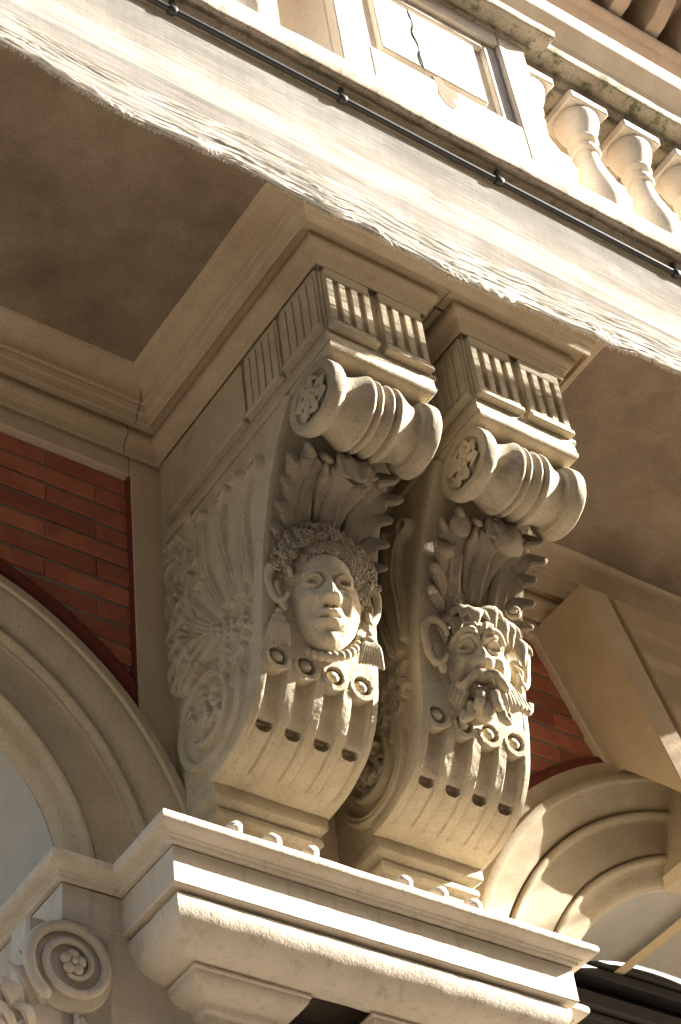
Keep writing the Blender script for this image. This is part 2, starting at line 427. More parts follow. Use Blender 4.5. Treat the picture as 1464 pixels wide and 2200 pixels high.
LC = (-1.166, -1.765); RC = (2.871, -2.009)
brick_panel('brick_panel', -1.15, -.1345, -1.05, .249, LC[0], LC[1], 1.36, [])
kx = lambda z: 1.90 + .39 * (.33 - z)
nk = 1 / math.hypot(1, .39)
brick_panel('brick_panel', 1.242, 2.25, -.95, .259, RC[0], RC[1], 1.815, [(-nk, -.39 * nk, -nk * (1.90 - .055 + .39 * .33))])
# painted brick borders of the panels
bb = MB(); bb.add(*box(-.1385, -.1336, .001, .046, -1.05, .249, .001))
mk('brick_border', *bb.get(), M_red, fw, rough=.003, rs=9)
mk('brick_border', *revolve(cham([(1.25, .030), (1.345, .020), (1.352, .006), (1.392, .002), (1.402, .016), (1.425, .022), (1.432, .046)], .003), LC[0], LC[1], 20, 80, 60), M_red, fw, rough=.004, rs=10)
mk('brick_border', *revolve(cham([(1.815, .004), (1.845, .010), (1.868, .022), (1.872, .046)], .003), RC[0], RC[1], 113.6, 158, 50), M_red, fw, rough=.004, rs=10)
sp = [(kx(.26) - .085 + .03, .26), (kx(-.36) - .085 + .03, -.36), (kx(-.36) + .03, -.36), (kx(.26) + .03, .26)]
mk('spandrel_strip', *prism(sp, .0, .1, .006), M_wall, fw)

# ------------------------------------------------------------------ arches
la = thing('arch', 'moulded stone arch curving down to the left of the brackets', 'arch', (LC[0], 0, LC[1]), 'stone arches below the balcony')
PL = [(1.262, .09), (1.262, -.055), (1.222, -.058), (1.219, -.044), (1.213, -.046), (1.19, -.044), (1.14, -.026), (1.10, -.004), (1.090, .004), (1.087, .024), (1.082, .024), (1.080, -.012), (1.072, -.019), (1.06, -.017), (1.05, -.007), (1.047, .006),
      (1.036, .004), (1.03, .013), (.95, .016), (.874, .016), (.871, .032), (.866, .032), (.863, .004), (.853, .001), (.844, .006), (.838, .018), (.828, .034), (.80, .050), (.786, .075), (.78, .105)]
mk('archivolt', *revolve(cham(PL, .003), *LC, -4, 86, 90), M_arch, la, rough=.0025, rs=7)
mk('arch_soffit', *revolve([(.7805, .095), (.778, .5), (.778, 1.4)], *LC, -4, 100, 60), M_rev, la)
ra = thing('arch', 'large stone arch with wedge keystone to the right of the brackets', 'arch', (RC[0], 0, RC[1]), 'stone arches below the balcony')
PR = [(1.822, .09), (1.822, .0), (1.753, -.002), (1.748, -.022), (1.715, -.024), (1.705, -.012), (1.66, .0), (1.61, .024), (1.595, .034), (1.592, .056), (1.587, .056), (1.585, .022), (1.576, .016), (1.565, .018), (1.556, .028),
      (1.553, .042), (1.54, .046), (1.47, .056), (1.403, .060), (1.400, .076), (1.395, .076), (1.391, .052), (1.378, .050), (1.368, .058), (1.36, .076), (1.335, .088), (1.30, .092), (1.28, .104), (1.27, .125)]
mk('archivolt', *revolve(cham(PR, .003), *RC, 100.5, 186, 100), M_arch, ra, rough=.0025, rs=7)
mk('arch_soffit', *revolve([(1.27, .126), (1.268, .4), (1.268, .69)], *RC, 60, 186, 80), M_rev, ra)
mk('soffit_rib', *revolve(cham([(1.30, .13), (1.232, .131), (1.228, .4), (1.232, .74), (1.3, .75)], .006), *RC, 98.2, 101.4, 6), M_rib, ra, rough=.004, rs=12)
rows = []
for z in np.linspace(-.66, .325, 30):
    xl = kx(z); yf = -.30 + .06 * (.33 - z); xm = 2 * RC[0]; yb_ = .09 if z > -.37 else -.012 + (yf + .016) * min(1, (-.37 - z) / .27)
    c = [(xl, yb_), (xl, yf + .006), (xl + .006, yf), (xl + .145, yf), (xl + .152, yf + .006), (xl + .154, yf + .04), (xl + .192, yf + .04), (xl + .194, yf + .008), (xl + .202, yf + .002)]
    c = c + [(xm - x, y) for x, y in c[::-1]]
    rows.append([(x, y, z) for x, y in c])
V, F = grid(np.array(rows)); nn = 18
F = F + [tuple(range(nn)), tuple(range(29 * nn, 30 * nn))]
mk('keystone_foot', *prism([(2.475, -.36), (2.43, -.60), (2.375, -.80), (2.40, -.835), (2.871, -.735), (2.871, -.36)], -.065, .13, .02), M_arch, ra, rough=.010, rs=9)
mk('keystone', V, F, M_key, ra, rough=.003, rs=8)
wd = thing('window', 'dark recessed window with horizontal transoms inside the right arch', 'window', (RC[0], .75, -3))
mk('pane', *box(1.5, 4.3, .80, .82, -4.5, -.60), M_glass, wd)
for z, h, yy in ((-.70, .09, .70), (-.80, .05, .715), (-.95, .075, .70), (-1.04, .035, .72), (-1.5, .06, .72)):
    mk('transom', *box(1.5, 4.3, yy, .80, z - h, z, .008), M_dark, wd)
mk('mullion', *box(2.80, 2.94, .70, .80, -4.5, -1.56, .008), M_dark, wd)

# ------------------------------------------------------------------ cornice under the soffit
cn = thing('cornice', 'moulded stone cornice breaking forward over both brackets', 'cornice', (.55, yF, .43))
cove = [(.228, .590)] + [(.150 + .078 * math.cos(R(90 - a)) ** 1.0 * 1.0 if False else .228 - .080 * math.sin(R(a)) ** .8, .590 - .070 * (1 - math.cos(R(a)))) for a in range(10, 91, 10)]
PU = [(.262, .612), (.244, .604), (.240, .596)] + cove + [(.137, .518), (.137, .503), (.130, .492), (.128, .482), (.120, .480), (.113, .436), (.104, .436), (.101, .462), (.060, .463), (.0, .463)]
mk('crown_moulding', *sweep(cham(PU, .003), [(-3.4, 0), (0, 0), (0, yF), (XR1, yF), (XR1, 0), (4.6, 0)], .05), M_cor, cn, rough=.0025, rs=6)
PD = [(.060, .464), (.066, .440), (.068, .428), (.068, .418), (.064, .407), (.055, .397), (.043, .392), (.041, .384), (.034, .383), (.032, .376), (.0285, .374), (.0256, .336), (.019, .334), (.017, .356), (.0, .357)]
mk('bed_moulding', *sweep(cham(PD, .0025), [(-3.4, 0), (0, 0), (0, yF), (XL1, yF), (XL1, 0)], .05), M_cor, cn, rough=.002, rs=8)
mk('bed_moulding', *sweep(cham(PD, .0025), [(XR0, 0), (XR0, yF), (XR1, yF), (XR1, 0), (4.6, 0)], .05), M_cor, cn, rough=.002, rs=8)
mk('soffit_slab', *box(XL0 + .01, XR1 - .01, yF + .012, 0, .4650, .60), M_cor, cn)

def joint_strip(prof, x, w=.004):
    P = np.array(cham(prof, .003)); return grid(np.array([[(x + s_ * w / 2 + .0015 * math.sin(40 * z_ + x), -d_ - .0012, z_) for d_, z_ in P] for s_ in (-1, 1)]))
for xj in (-.165, -1.25):
    mk('joint', *joint_strip(PU[:-3], xj), M_dirt, cn, rough=.002, rs=30); mk('joint', *joint_strip(PD, xj - .012), M_dirt, cn, rough=.002, rs=30)
mk('joint', *MB().add(*box(.556, .560, yF - .09, -.2, .4615, .4627)).get(), M_dirt, cn)
# ------------------------------------------------------------------ balcony
XE0, XE = -3.4, 3.74
bc = thing('balcony', 'stone balcony slab with stained plaster soffit and projecting mossy ledge', 'balcony', (.55, -.7, .606))
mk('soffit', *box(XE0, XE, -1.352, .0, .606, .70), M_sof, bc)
mk('fascia', *box(XE0 - .004, XE + .004, -1.360, .29, .704, 1.096), M_bal, bc)
PN = [(1.35, 1.094), (1.468, 1.094), (1.471, 1.116), (1.486, 1.116), (1.489, 1.092), (1.503, 1.094), (1.512, 1.102), (1.516, 1.150), (1.508, 1.164), (1.475, 1.184), (1.462, 1.188)]
mk('ledge', *sweep(cham(PN, .004), [(XE0 - .01, 0), (XE + .01, 0)], .05), M_ledge, bc, rough=.006, rs=13)
PP = [(1.42, 1.178), (1.462, 1.187), (1.460, 1.350), (1.450, 1.364), (1.37, 1.370), (.9, 1.370)]
mk('plinth_course', *sweep(cham(PP, .006), [(XE0, 0), (XE, 0)], .05), M_bal, bc, rough=.005, rs=12)
bs = thing('balustrade', 'white stone balustrade with panelled pedestal and mossy handrail', 'balustrade', (.55, -1.34, 1.28))
pd = mk('pedestal', *box(0.0, 1.10, -1.420, -1.12, 1.284, 2.33, .004), M_bal, bs)
for a in ((0.0, .15, -1.480, -1.4205, 1.283, 2.331), (.945, 1.10, -1.480, -1.4205, 1.283, 2.331), (.152, .943, -1.480, -1.4205, 1.283, 1.53), (.152, .943, -1.480, -1.4205, 2.20, 2.331)):
    mk('panel_frame', *box(*a, .005), M_bal, pd)
for a in ((.1535, .19, -1.452, -1.4206, 1.5315, 2.198), (.87, .9415, -1.452, -1.4206, 1.5315, 2.198), (.1915, .868, -1.452, -1.4206, 2.15, 2.1985)):
    mk('inner_frame', *box(*a, .005), M_bal, pd)
mk('raised_panel', *box(.245, .80, -1.458, -1.4207, 1.635, 2.10, .006), M_bal, pd)
mk('crack', *tube([(.44, -1.4595, 2.11), (.452, -1.460, 1.98), (.437, -1.460, 1.90), (.455, -1.460, 1.80), (.448, -1.460, 1.70), (.462, -1.460, 1.62)], [.004, .0035, .005, .004, .006, .007], 5, .35, (0, -1, 0), 4), M_dark, pd, rough=.006, rs=30)
mk('broken_patch', *prism([(.470, 1.555), (.487, 1.50), (.482, 1.43), (.508, 1.375), (.550, 1.36), (.575, 1.40), (.560, 1.45), (.600, 1.47), (.585, 1.53), (.540, 1.525), (.515, 1.575)], -1.4815, -1.46, .0005), M_core_shade, pd, rough=.004, rs=30)  # thin plate, not a recess; its dark colour stands in for the shaded hollow
BP = [(0, .0), (0, .105), (.05, .105), (.055, .098), (.07, .102), (.085, .098), (.09, .074), (.10, .068), (.115, .080), (.13, .082), (.145, .076), (.155, .07), (.18, .084), (.22, .099), (.27, .104), (.32, .100), (.39, .086), (.47, .068), (.55, .055), (.60, .050),
      (.615, .052), (.62, .064), (.635, .068), (.65, .064), (.655, .052), (.69, .052), (.70, .066), (.715, .074), (.73, .072), (.735, .064), (.77, .072), (.82, .092), (.86, .103), (.885, .105), (.90, .10), (.905, .0)]
b0 = None
for k, bx in enumerate([1.18, 1.50, 1.82, 2.14, 2.46, 2.78, 3.10, 3.42, -.34, -.66, -.98, -1.3, -1.62]):
    if b0 is None:
        V1, F1 = lathe(BP, (bx, -1.335, 1.283), 'z', 28); q = MB(); q.add(V1, F1)
        b0 = mk('baluster', *q.get(), M_bal, bs, ang=30, rough=.0015, rs=16); bx0 = bx
        c0 = mk('cap', *box(bx - .112, bx + .112, -1.447, -1.223, 2.190, 2.246, .006), M_bal, b0, rough=.002, rs=20)
    else:
        b1 = b0.copy(); COL.objects.link(b1); b1.location.x = bx - bx0
        c1 = c0.copy(); COL.objects.link(c1); c1.parent = b1
PC = [(-.25, 2.252), (-.02, 2.252), (.0, 2.258), (.004, 2.290), (.030, 2.294), (.034, 2.302), (.036, 2.330), (.110, 2.336), (.122, 2.344), (.126, 2.398), (.118, 2.412), (.075, 2.436), (.066, 2.440), (.062, 2.468), (.072, 2.480), (.076, 2.498), (.066, 2.514), (.0, 2.545), (-.25, 2.56)]
bs.location += Vector((.045, .035, .0885))
mk('handrail', *sweep(cham(PC, .004), [(XE0, -1.40), (-.03, -1.40), (-.03, -1.46), (1.10, -1.46), (1.10, -1.40), (XE, -1.40)], .05), M_moss, bs, rough=.006, rs=12)

# ------------------------------------------------------------------ impost block below the brackets
im = thing('impost', 'large sunlit stone impost with stepped mouldings carrying both brackets', 'impost', (.55, -.3, -2.1))
x0, x1, xo = -.231, 1.338, -.442; yi, yi2 = -.328, -.014
path = [(xo, .9), (xo, yi2), (x0, yi2), (x0, yi), (x1, yi), (x1, yi2), (x1 + .211, yi2), (x1 + .211, .9)]
PI = [(-.6, -1.702), (.052, -1.7025), (.066, -1.705), (.073, -1.713), (.075, -1.726), (.072, -1.737), (.062, -1.746), (.044, -1.752), (.030, -1.754), (.028, -1.760), (.020, -1.761), (.017, -1.772), (.0, -1.773)]
mk('crown_moulding', *sweep(cham(PI, .002), path, .04), M_imp, im, rough=.0025, rs=14)
mk('fascia', *sweep(cham([(-.03, -1.774), (.0012, -1.7745), (.0012, -1.9115), (-.042, -1.914)], .004), path, .04), M_imp, im, rough=.0015, rs=10)
PO = [(-.04, -1.914), (-.043, -1.929), (-.019, -1.930)] + [(-.165 + .146 * math.cos(R(a)), -1.932 - .125 * math.sin(R(a))) for a in range(0, 91, 9)]
path2 = [(x0, .1), (x0, yi), (x1, yi), (x1, .1)]
mk('echinus', *sweep(cham(PO, .003), path2, .04), M_imp, im, rough=.0025, rs=14)
PQ = [(-.170, -2.056), (-.152, -2.058), (-.150, -2.072), (-.158, -2.074)] + [(-.225 + .067 * math.cos(R(a)), -2.076 - .045 * math.sin(R(a))) for a in range(0, 81, 10)] + [(-.228, -2.124), (-.236, -2.128), (-.238, -2.152), (-.255, -2.155), (-.258, -7.0)]
for xa, xb in ((x0, .50), (.425, x1)):
    cp = mk('pilaster_capital', *sweep(cham(PQ, .003), [(xa, .1), (xa, yi), (xb, yi), (xb, .1)], .04), M_imp, im, rough=.002, rs=12)
mk('core', *box(.06, 1.05, -.05, .0, -7.0, -2.06), M_dark, im)
mk('frieze', *box(xo + .002, x0 + .30, yi2 + .002, .11, -2.5, -1.913), M_imp, im)
mk('frieze', *box(x1 - .30, x1 + .209, yi2 + .002, .11, -2.5, -1.913), M_imp, im)

# scroll capital at the jamb
vc = thing('scroll_capital', 'carved scroll capital with flower eye at the lower left', 'capital', (-.425, -.03, -2.09))
mk('block', *box(-.56, -.27, -.012, .10, -2.45, -1.925, .01), M_imp, vc)
sp3 = []; rad = []
for i in range(100):
    t = i / 99; th = R(235 - 1.95 * 360 * t); rr = .104 * (1 - t) + .046
    sp3.append((-.425 + rr * math.cos(th), -.040 - .008 * t, -2.085 + rr * math.sin(th))); rad.append(.013 * (1 - t) + .008)
mk('scroll', *tube(sp3, rad, 12, .8, (0, -1, 0), 2), M_imp, vc)
q = MB(); q.add(*lathe([(-.03, 0.0), (-.03, .11), (-.02, .145), (.01, .155), (.03, .155)], (-.425, -.005, -2.085), 'y', 40))
mk('scroll_disc', *q.get(), M_imp, vc)
q = MB()
for k in range(5):
    a = R(90 + 72 * k); q.add(*ball((-.425 + .026 * math.cos(a), -.05, -2.085 + .026 * math.sin(a)), (.019, .013, .019)))
q.add(*ball((-.425, -.058, -2.085), .010)); mk('flower', *q.get(), M_imp, vc)
q = MB()
for k in range(16):
    px, pz = -.60 + random.uniform(-.10, .05), -2.13 - .035 * k * .6 + random.uniform(-.02, .02)
    q.add(*tube([(px + .06, .0, pz - .06), (px + .02, -.03, pz), (px - .03, -.02, pz + .03 + random.uniform(-.02, .02))], [.02, .022, .006], 8, .6, (0, -1, 0), 3, .4))
mk('leaf', *q.get(), M_imp, vc)
q = MB()
for k in range(4): q.add(*tube([(-.30 - .03 * k, -.005, -2.45), (-.31 - .028 * k, -.03, -2.36), (-.34 - .02 * k, -.02, -2.27 + .01 * k)], [.02, .024, .008], 8, .6, (0, -1, 0), 3, .4))
mk('leaf', *q.get(), M_imp, vc)
# ================================================================== console brackets
PROF = catmull([(-.945, -.085), (-.865, -.175), (-.785, -.298), (-.715, -.45), (-.668, -.602), (-.637, -.73), (-.616, -.851), (-.602, -.95), (-.590, -1.038), (-.570, -1.123), (-.543, -1.197), (-.503, -1.261),
                (-.464, -1.300), (-.421, -1.326), (-.36, -1.352), (-.295, -1.368), (-.225, -1.376)], 12)      # (y,z) of the S-curved front
SL = np.concatenate([[0], np.cumsum(np.linalg.norm(np.diff(PROF, axis=0), axis=1))]); STOT = SL[-1]
TAN = np.gradient(PROF, axis=0); TAN /= np.linalg.norm(TAN, axis=1)[:, None]
NOR = np.stack([TAN[:, 1], -TAN[:, 0]], 1)               # outward: towards the street
def s_of_z(z): return float(np.interp(-z, -PROF[:, 1], SL))
def surf(x, s, o):
    x, s, o = np.broadcast_arrays(np.asarray(x, float), np.asarray(s, float), np.asarray(o, float))
    y = np.interp(s, SL, PROF[:, 0]); z = np.interp(s, SL, PROF[:, 1]); ny = np.interp(s, SL, NOR[:, 0]); nz = np.interp(s, SL, NOR[:, 1])
    return np.stack([x, y + ny * o, z + nz * o], -1)
def sp_(x, z, o): return surf(x, s_of_z(z), o)
def sstep(a, b, x): t = np.clip((x - a) / (b - a), 0, 1); return t * t * (3 - 2 * t)

def stroke(H, Y, Z, pts, w0, w1, h, sharp=.5, sub=6, groove=0.0, base=0.0):
    """raise a rounded ridge along a path on a height field"""
    P = catmull(pts, sub); d = np.full(Y.shape, 9.0); tt = np.zeros(Y.shape); n = len(P) - 1
    m = max(w0, w1) * 1.2
    sel = (Y > P[:, 0].min() - m) & (Y < P[:, 0].max() + m) & (Z > P[:, 1].min() - m) & (Z < P[:, 1].max() + m)
    if not sel.any(): return
    ys, zs = Y[sel], Z[sel]; ds = np.full(ys.shape, 9.0); ts = np.zeros(ys.shape)
    for i in range(n):
        a, b = P[i], P[i + 1]; e = b - a; L = e @ e + 1e-12
        t = np.clip(((ys - a[0]) * e[0] + (zs - a[1]) * e[1]) / L, 0, 1)
        dd = np.hypot(ys - a[0] - t * e[0], zs - a[1] - t * e[1]); k = dd < ds
        ds[k] = dd[k]; ts[k] = (i + t[k]) / n
    w = w0 + (w1 - w0) * ts; q = ds / w
    v = h * np.clip(1 - q * q, 0, 1) ** sharp
    if groove: v = v * (1 - groove * np.exp(-(q / .28) ** 2))
    H[sel] = np.maximum(H[sel], np.where(q < 1, base + v, H[sel]))
def ring(H, Y, Z, cy, cz, r, w, h):
    d = np.abs(np.hypot(Y - cy, Z - cz) - r) / w
    H[:] = np.maximum(H, np.where(d < 1, h * np.sqrt(np.clip(1 - d * d, 0, 1)), H))

def side_relief():
    ys = np.arange(-.80, .0005, .0042); zs = np.arange(-1.372, -.088, .0042)
    Y, Z = np.meshgrid(ys, zs, indexing='ij'); H = np.zeros(Y.shape); rr = random.Random(9)
    # broad fronds between the ribs
    F_ = [[(-.50, -.76), (-.485, -.62), (-.47, -.48), (-.49, -.34), (-.53, -.24)], [(-.43, -.75), (-.395, -.62), (-.36, -.48), (-.35, -.34), (-.36, -.23)], [(-.37, -.755), (-.31, -.65), (-.255, -.55), (-.24, -.46)], [(-.33, -.78), (-.27, -.70), (-.22, -.63), (-.17, -.55)]]
    for f in F_: stroke(H, Y, Z, f, .028, .058, .017, .8, 8)
    R_ = [[(-.472, -.758), (-.448, -.627), (-.414, -.484), (-.401, -.364), (-.417, -.269), (-.441, -.243)], [(-.399, -.739), (-.347, -.621), (-.302, -.501), (-.291, -.406), (-.292, -.297), (-.285, -.203)],
          [(-.336, -.766), (-.27, -.66), (-.215, -.584), (-.193, -.536)], [(-.55, -.74), (-.552, -.60), (-.548, -.47), (-.565, -.37), (-.602, -.30), (-.646, -.275)]]
    for f in R_: stroke(H, Y, Z, f, .010, .012, .028, .6, 8)
    for f in R_: stroke(H, Y, Z, [(a - .013, b) for a, b in f], .006, .007, .021, .6, 8)
    for cy, cz, r in ((-.449, -.215, .024), (-.283, -.195, .024), (-.222, -.150, .018), (-.655, -.262, .028), (-.52, -.205, .02)):
        ring(H, Y, Z, cy, cz, r, .011, .030); stroke(H, Y, Z, [(cy, cz), (cy + .001, cz)], .009, .009, .028)
    # curling acanthus towards the wall
    S_ = [[(-.327, -.801), (-.234, -.71), (-.169, -.627), (-.123, -.551), (-.076, -.467)], [(-.325, -.815), (-.229, -.764), (-.138, -.734), (-.064, -.739)], [(-.328, -.788), (-.228, -.669), (-.186, -.559), (-.183, -.481), (-.199, -.419)],
          [(-.33, -.83), (-.25, -.81), (-.16, -.82), (-.09, -.84)], [(-.33, -.84), (-.26, -.86), (-.19, -.89)]]
    for f in S_: stroke(H, Y, Z, f, .022, .010, .034, .55, 8, .35)
    for k in range(95):
        t = rr.random(); cz = -.14 - .72 * t; w_ = .05 + .20 * min(1, max(0, (-cz - .10) / .3)) - max(0, (-cz - .6)) * .15
        cy = -.012 - rr.random() * min(.27, w_); a = rr.uniform(1.2, 3.4) if rr.random() < .7 else rr.uniform(0, 6.28); L = rr.uniform(.03, .075)
        b = a + rr.uniform(-.9, .9)
        stroke(H, Y, Z, [(cy, cz), (cy + L * .5 * math.cos(a), cz + L * .5 * math.sin(a)), (cy + L * .6 * math.cos(a) + L * .4 * math.cos(b), cz + L * .6 * math.sin(a) + L * .4 * math.sin(b))], rr.uniform(.009, .015), .006, rr.uniform(.018, .038), .5, 4, .3)
    for cy, cz, a in ((-.07, -.70, 2.2), (-.06, -.78, 2.6), (-.10, -.84, 3.4), (-.14, -.87, 3.9), (-.05, -.62, 2.0), (-.12, -.78, 3.0), (-.18, -.90, 4.2)):
        stroke(H, Y, Z, [(cy - .05, cz + .02), (cy, cz), (cy + .04 * math.cos(a + 2.2), cz - .04)], .017, .013, .042, .5, 5, .4)
    # knot of leaves where the fronds start
    for k in range(34):
        cy = rr.uniform(-.50, -.34); cz = -.76 - (cy + .34) * -.6 - rr.random() * .20; a = rr.uniform(-2.4, -.6) if rr.random() < .6 else rr.uniform(0, 6.28); L = rr.uniform(.03, .06)
        stroke(H, Y, Z, [(cy, cz), (cy + L * .6 * math.cos(a), cz + L * .6 * math.sin(a)), (cy + L * math.cos(a + .5), cz + L * math.sin(a + .5))], .013, .006, rr.uniform(.015, .030), .5, 4, .3)
    for k in range(5): stroke(H, Y, Z, [(-.47 + .012 * k, -.92 - .01 * k), (-.485 + .016 * k, -1.0), (-.475 + .022 * k, -1.08)], .009, .005, .016, .6)
    # lower volute: spiral bands and rosette
    cy, cz = -.235, -1.10; sp = []
    for i in range(60):
        t = i / 59; th = R(100 + 560 * t); r_ = .225 * (1 - t) + .105 * t
        sp.append((cy + r_ * math.cos(th) * 1.0, cz + r_ * math.sin(th) * 1.05))
    stroke(H, Y, Z, sp[:36], .024, .020, .022, .6, 2, .4); stroke(H, Y, Z, sp[30:], .020, .014, .026, .6, 2, .3)
    for k in range(26):
        a = rr.uniform(0, 6.28); r_ = rr.uniform(.0, .085); a2 = rr.uniform(0, 6.28); L = rr.uniform(.02, .045); py, pz = cy - .01 + r_ * math.cos(a), cz + .01 + r_ * math.sin(a) * 1.1
        stroke(H, Y, Z, [(py, pz), (py + L * math.cos(a2), pz + L * math.sin(a2)), (py + L * 1.4 * math.cos(a2 + .7), pz + L * 1.4 * math.sin(a2 + .7))], .013, .008, rr.uniform(.014, .032), .5, 4, .25)
    # trim at the S-curve
    inside = np.interp(-Z, -PROF[:, 1], PROF[:, 0]) + .012 < Y
    H = H + .002 * fbm(np.stack([Y, Z, 0 * Y], -1).reshape(-1, 3), 22, 5).reshape(Y.shape)
    return Y, Z, H, inside
RELIEF = side_relief()
def relief_mesh(x, sgn):
    Y, Z, H, inside = RELIEF
    V, F = grid(np.stack([x + sgn * H * (.35 + 1.0 * sstep(0.0, -.05, Y)), Y, Z], -1)); F = np.array(F); ok = inside.reshape(-1)
    F = F[ok[F].all(1)]; used = np.unique(F); remap = -np.ones(len(V), int); remap[used] = np.arange(len(used))
    return V[used], remap[F].tolist()

def fluted_front(x0):
    W = XL1 - XL0; xs = np.linspace(0, W, 150); s0 = s_of_z(-.42); ss = np.linspace(s0, STOT, 400)
    Xg, Sg = np.meshgrid(xs, ss, indexing='ij'); O = np.zeros(Xg.shape)
    sc_ = s_of_z(-1.080); sh = s_of_z(-1.296); se = STOT - .085; p = W / 4
    cxs = [p * (k + .5) for k in range(4)]
    for cx in cxs:
        u = (Xg - cx); hw = .038 + 0 * Sg
        d = np.hypot(u, Sg - sc_)
        ch = 1 - sstep(.90, 1.02, np.abs(u) / hw)
        start = sc_ + np.sqrt(np.clip(.054 ** 2 - u * u, 0, 1)) + .002
        dep = .042 * (1 - sstep(sc_ + .05, sh + .01, Sg) * .72)
        empty = ch * sstep(-.002, .003, Sg - start) * (Sg < sh)
        O -= empty * (dep * (.55 + .45 * np.clip(1 - (u / hw) ** 2, 0, 1)))
        # cabled lower half of the flute
        q = np.clip(1 - (u / hw) ** 2, 0, 1); cab = ch * (Sg >= sh) * (1 - sstep(se - .02 + .45 * np.abs(u), se + .004 + .45 * np.abs(u), Sg))
        O -= cab * (.013 - .012 * np.sqrt(q)) * 1.0
        hole = (np.abs(u) < .030) & (Sg - sh > -.012) & (Sg - sh < .022 * np.sqrt(np.clip(1 - (u / .030) ** 2, 0, 1)))
        O -= hole * .035
        O -= .026 * (1 - sstep(.033, .036, d)) ; O += (d < .025) * (.004 + .024 * np.sqrt(np.clip(1 - (d / .025) ** 2, 0, 1)))
        col = (d < .055) & (Sg > sc_)      # rounded collar below each ring
        O += col * .004
    e = np.minimum(Xg, W - Xg); O -= .004 * np.clip(1 - e / .008, 0, 1) ** 2
    O += .0022 * fbm(np.stack([Xg + x0, Sg, 0 * Sg], -1).reshape(-1, 3), 30, 3).reshape(O.shape)
    return grid(surf(Xg + x0, Sg, O)[::-1])

def panel_front(x0, x1, y, z0, z1, bars=4):
    """fluted plate standing proud of a face at y"""
    q = MB(); w = x1 - x0; fw_ = .030; g = .024; top = .052; bt = .030
    q.add(*box(x0, x1, y - .010, y + .02, z0, z1, .002))
    q.add(*box(x0, x1, y - .0225, y - .0102, z1 - top, z1, .0025)); q.add(*box(x0, x1, y - .0225, y - .0102, z0, z0 + bt, .0025))
    bw = (w - (bars - 1) * g) / bars
    for k in range(bars):
        a = x0 + k * (bw + g); q.add(*box(a, a + bw, y - .0224, y - .0102, z0 + bt - .0004, z1 - top + .0004, .003))
    return q.get()
def panel_side(x, y0, y1, z0, z1, flutes=True, sgn=-1):
    q = MB(); a, b = sorted((x, x + sgn * .015)); q.add(*box(a, b, y0, y1, z0, z1, .003))
    if flutes:
        n = 5; w = (y1 - y0) / n
        for k in range(n):
            c, e = sorted((x + sgn * .0152, x + sgn * .0225)); q.add(*box(c, e, y0 + k * w + w * .16, y0 + (k + 1) * w - w * .16, z0 + .02, z1 - .03, .005))
    return q.get()

def rosette(c, ax, r, rr, lobes=6):
    """low flower of curling leaves on a disc facing -x"""
    q = MB()
    for k in range(lobes):
        a = 2 * math.pi * k / lobes + rr.uniform(-.15, .15); ca, sa = math.cos(a), math.sin(a); b = a + rr.uniform(.5, .9); r1 = r * rr.uniform(.82, 1.0)
        P = [(c[0] - .004, c[1] + .15 * r * ca, c[2] + .15 * r * sa), (c[0] - .012, c[1] + .5 * r * ca, c[2] + .5 * r * sa), (c[0] - .010, c[1] + r1 * ca, c[2] + r1 * sa), (c[0] - .014, c[1] + .78 * r * math.cos(b), c[2] + .78 * r * math.sin(b))]
        q.add(*tube(P, [.010, .017, .015, .006], 9, .6, (-1, 0, 0), 4, .5))
    for k in range(5):
        a = 2 * math.pi * k / 5 + .4; q.add(*ball((c[0] - .014, c[1] + .27 * r * math.cos(a), c[2] + .27 * r * math.sin(a)), (.010, .015, .015), 9, 7))
    q.add(*ball((c[0] - .018, c[1], c[2]), (.010, .012, .012)))
    V, F = q.get(); return V + .003 * np.stack([fbm(V, 60, 1), fbm(V, 60, 2), fbm(V, 60, 3)], 1), F

DZ = [0.0]
def lobe_leaf(x0, spine, lobes, nrm=(0, -1, -.2)):
    """a carved leaf: a grooved spine with finger-like lobes; points (x,z,off) on the S-curve"""
    q = MB(); P = [sp_(x0 + a, b + DZ[0], o_) for a, b, o_ in spine[0]]
    q.add(*tube(P, spine[1], 12, .55, nrm, 5, .45))
    for pts, rad in lobes: q.add(*tube([sp_(x0 + a, b + DZ[0], o_) for a, b, o_ in pts], rad, 10, .62, nrm, 5, .5))
    V, F = q.get(); return V + .003 * np.stack([fbm(V, 45, 1), fbm(V, 45, 2), fbm(V, 45, 3)], 1), F

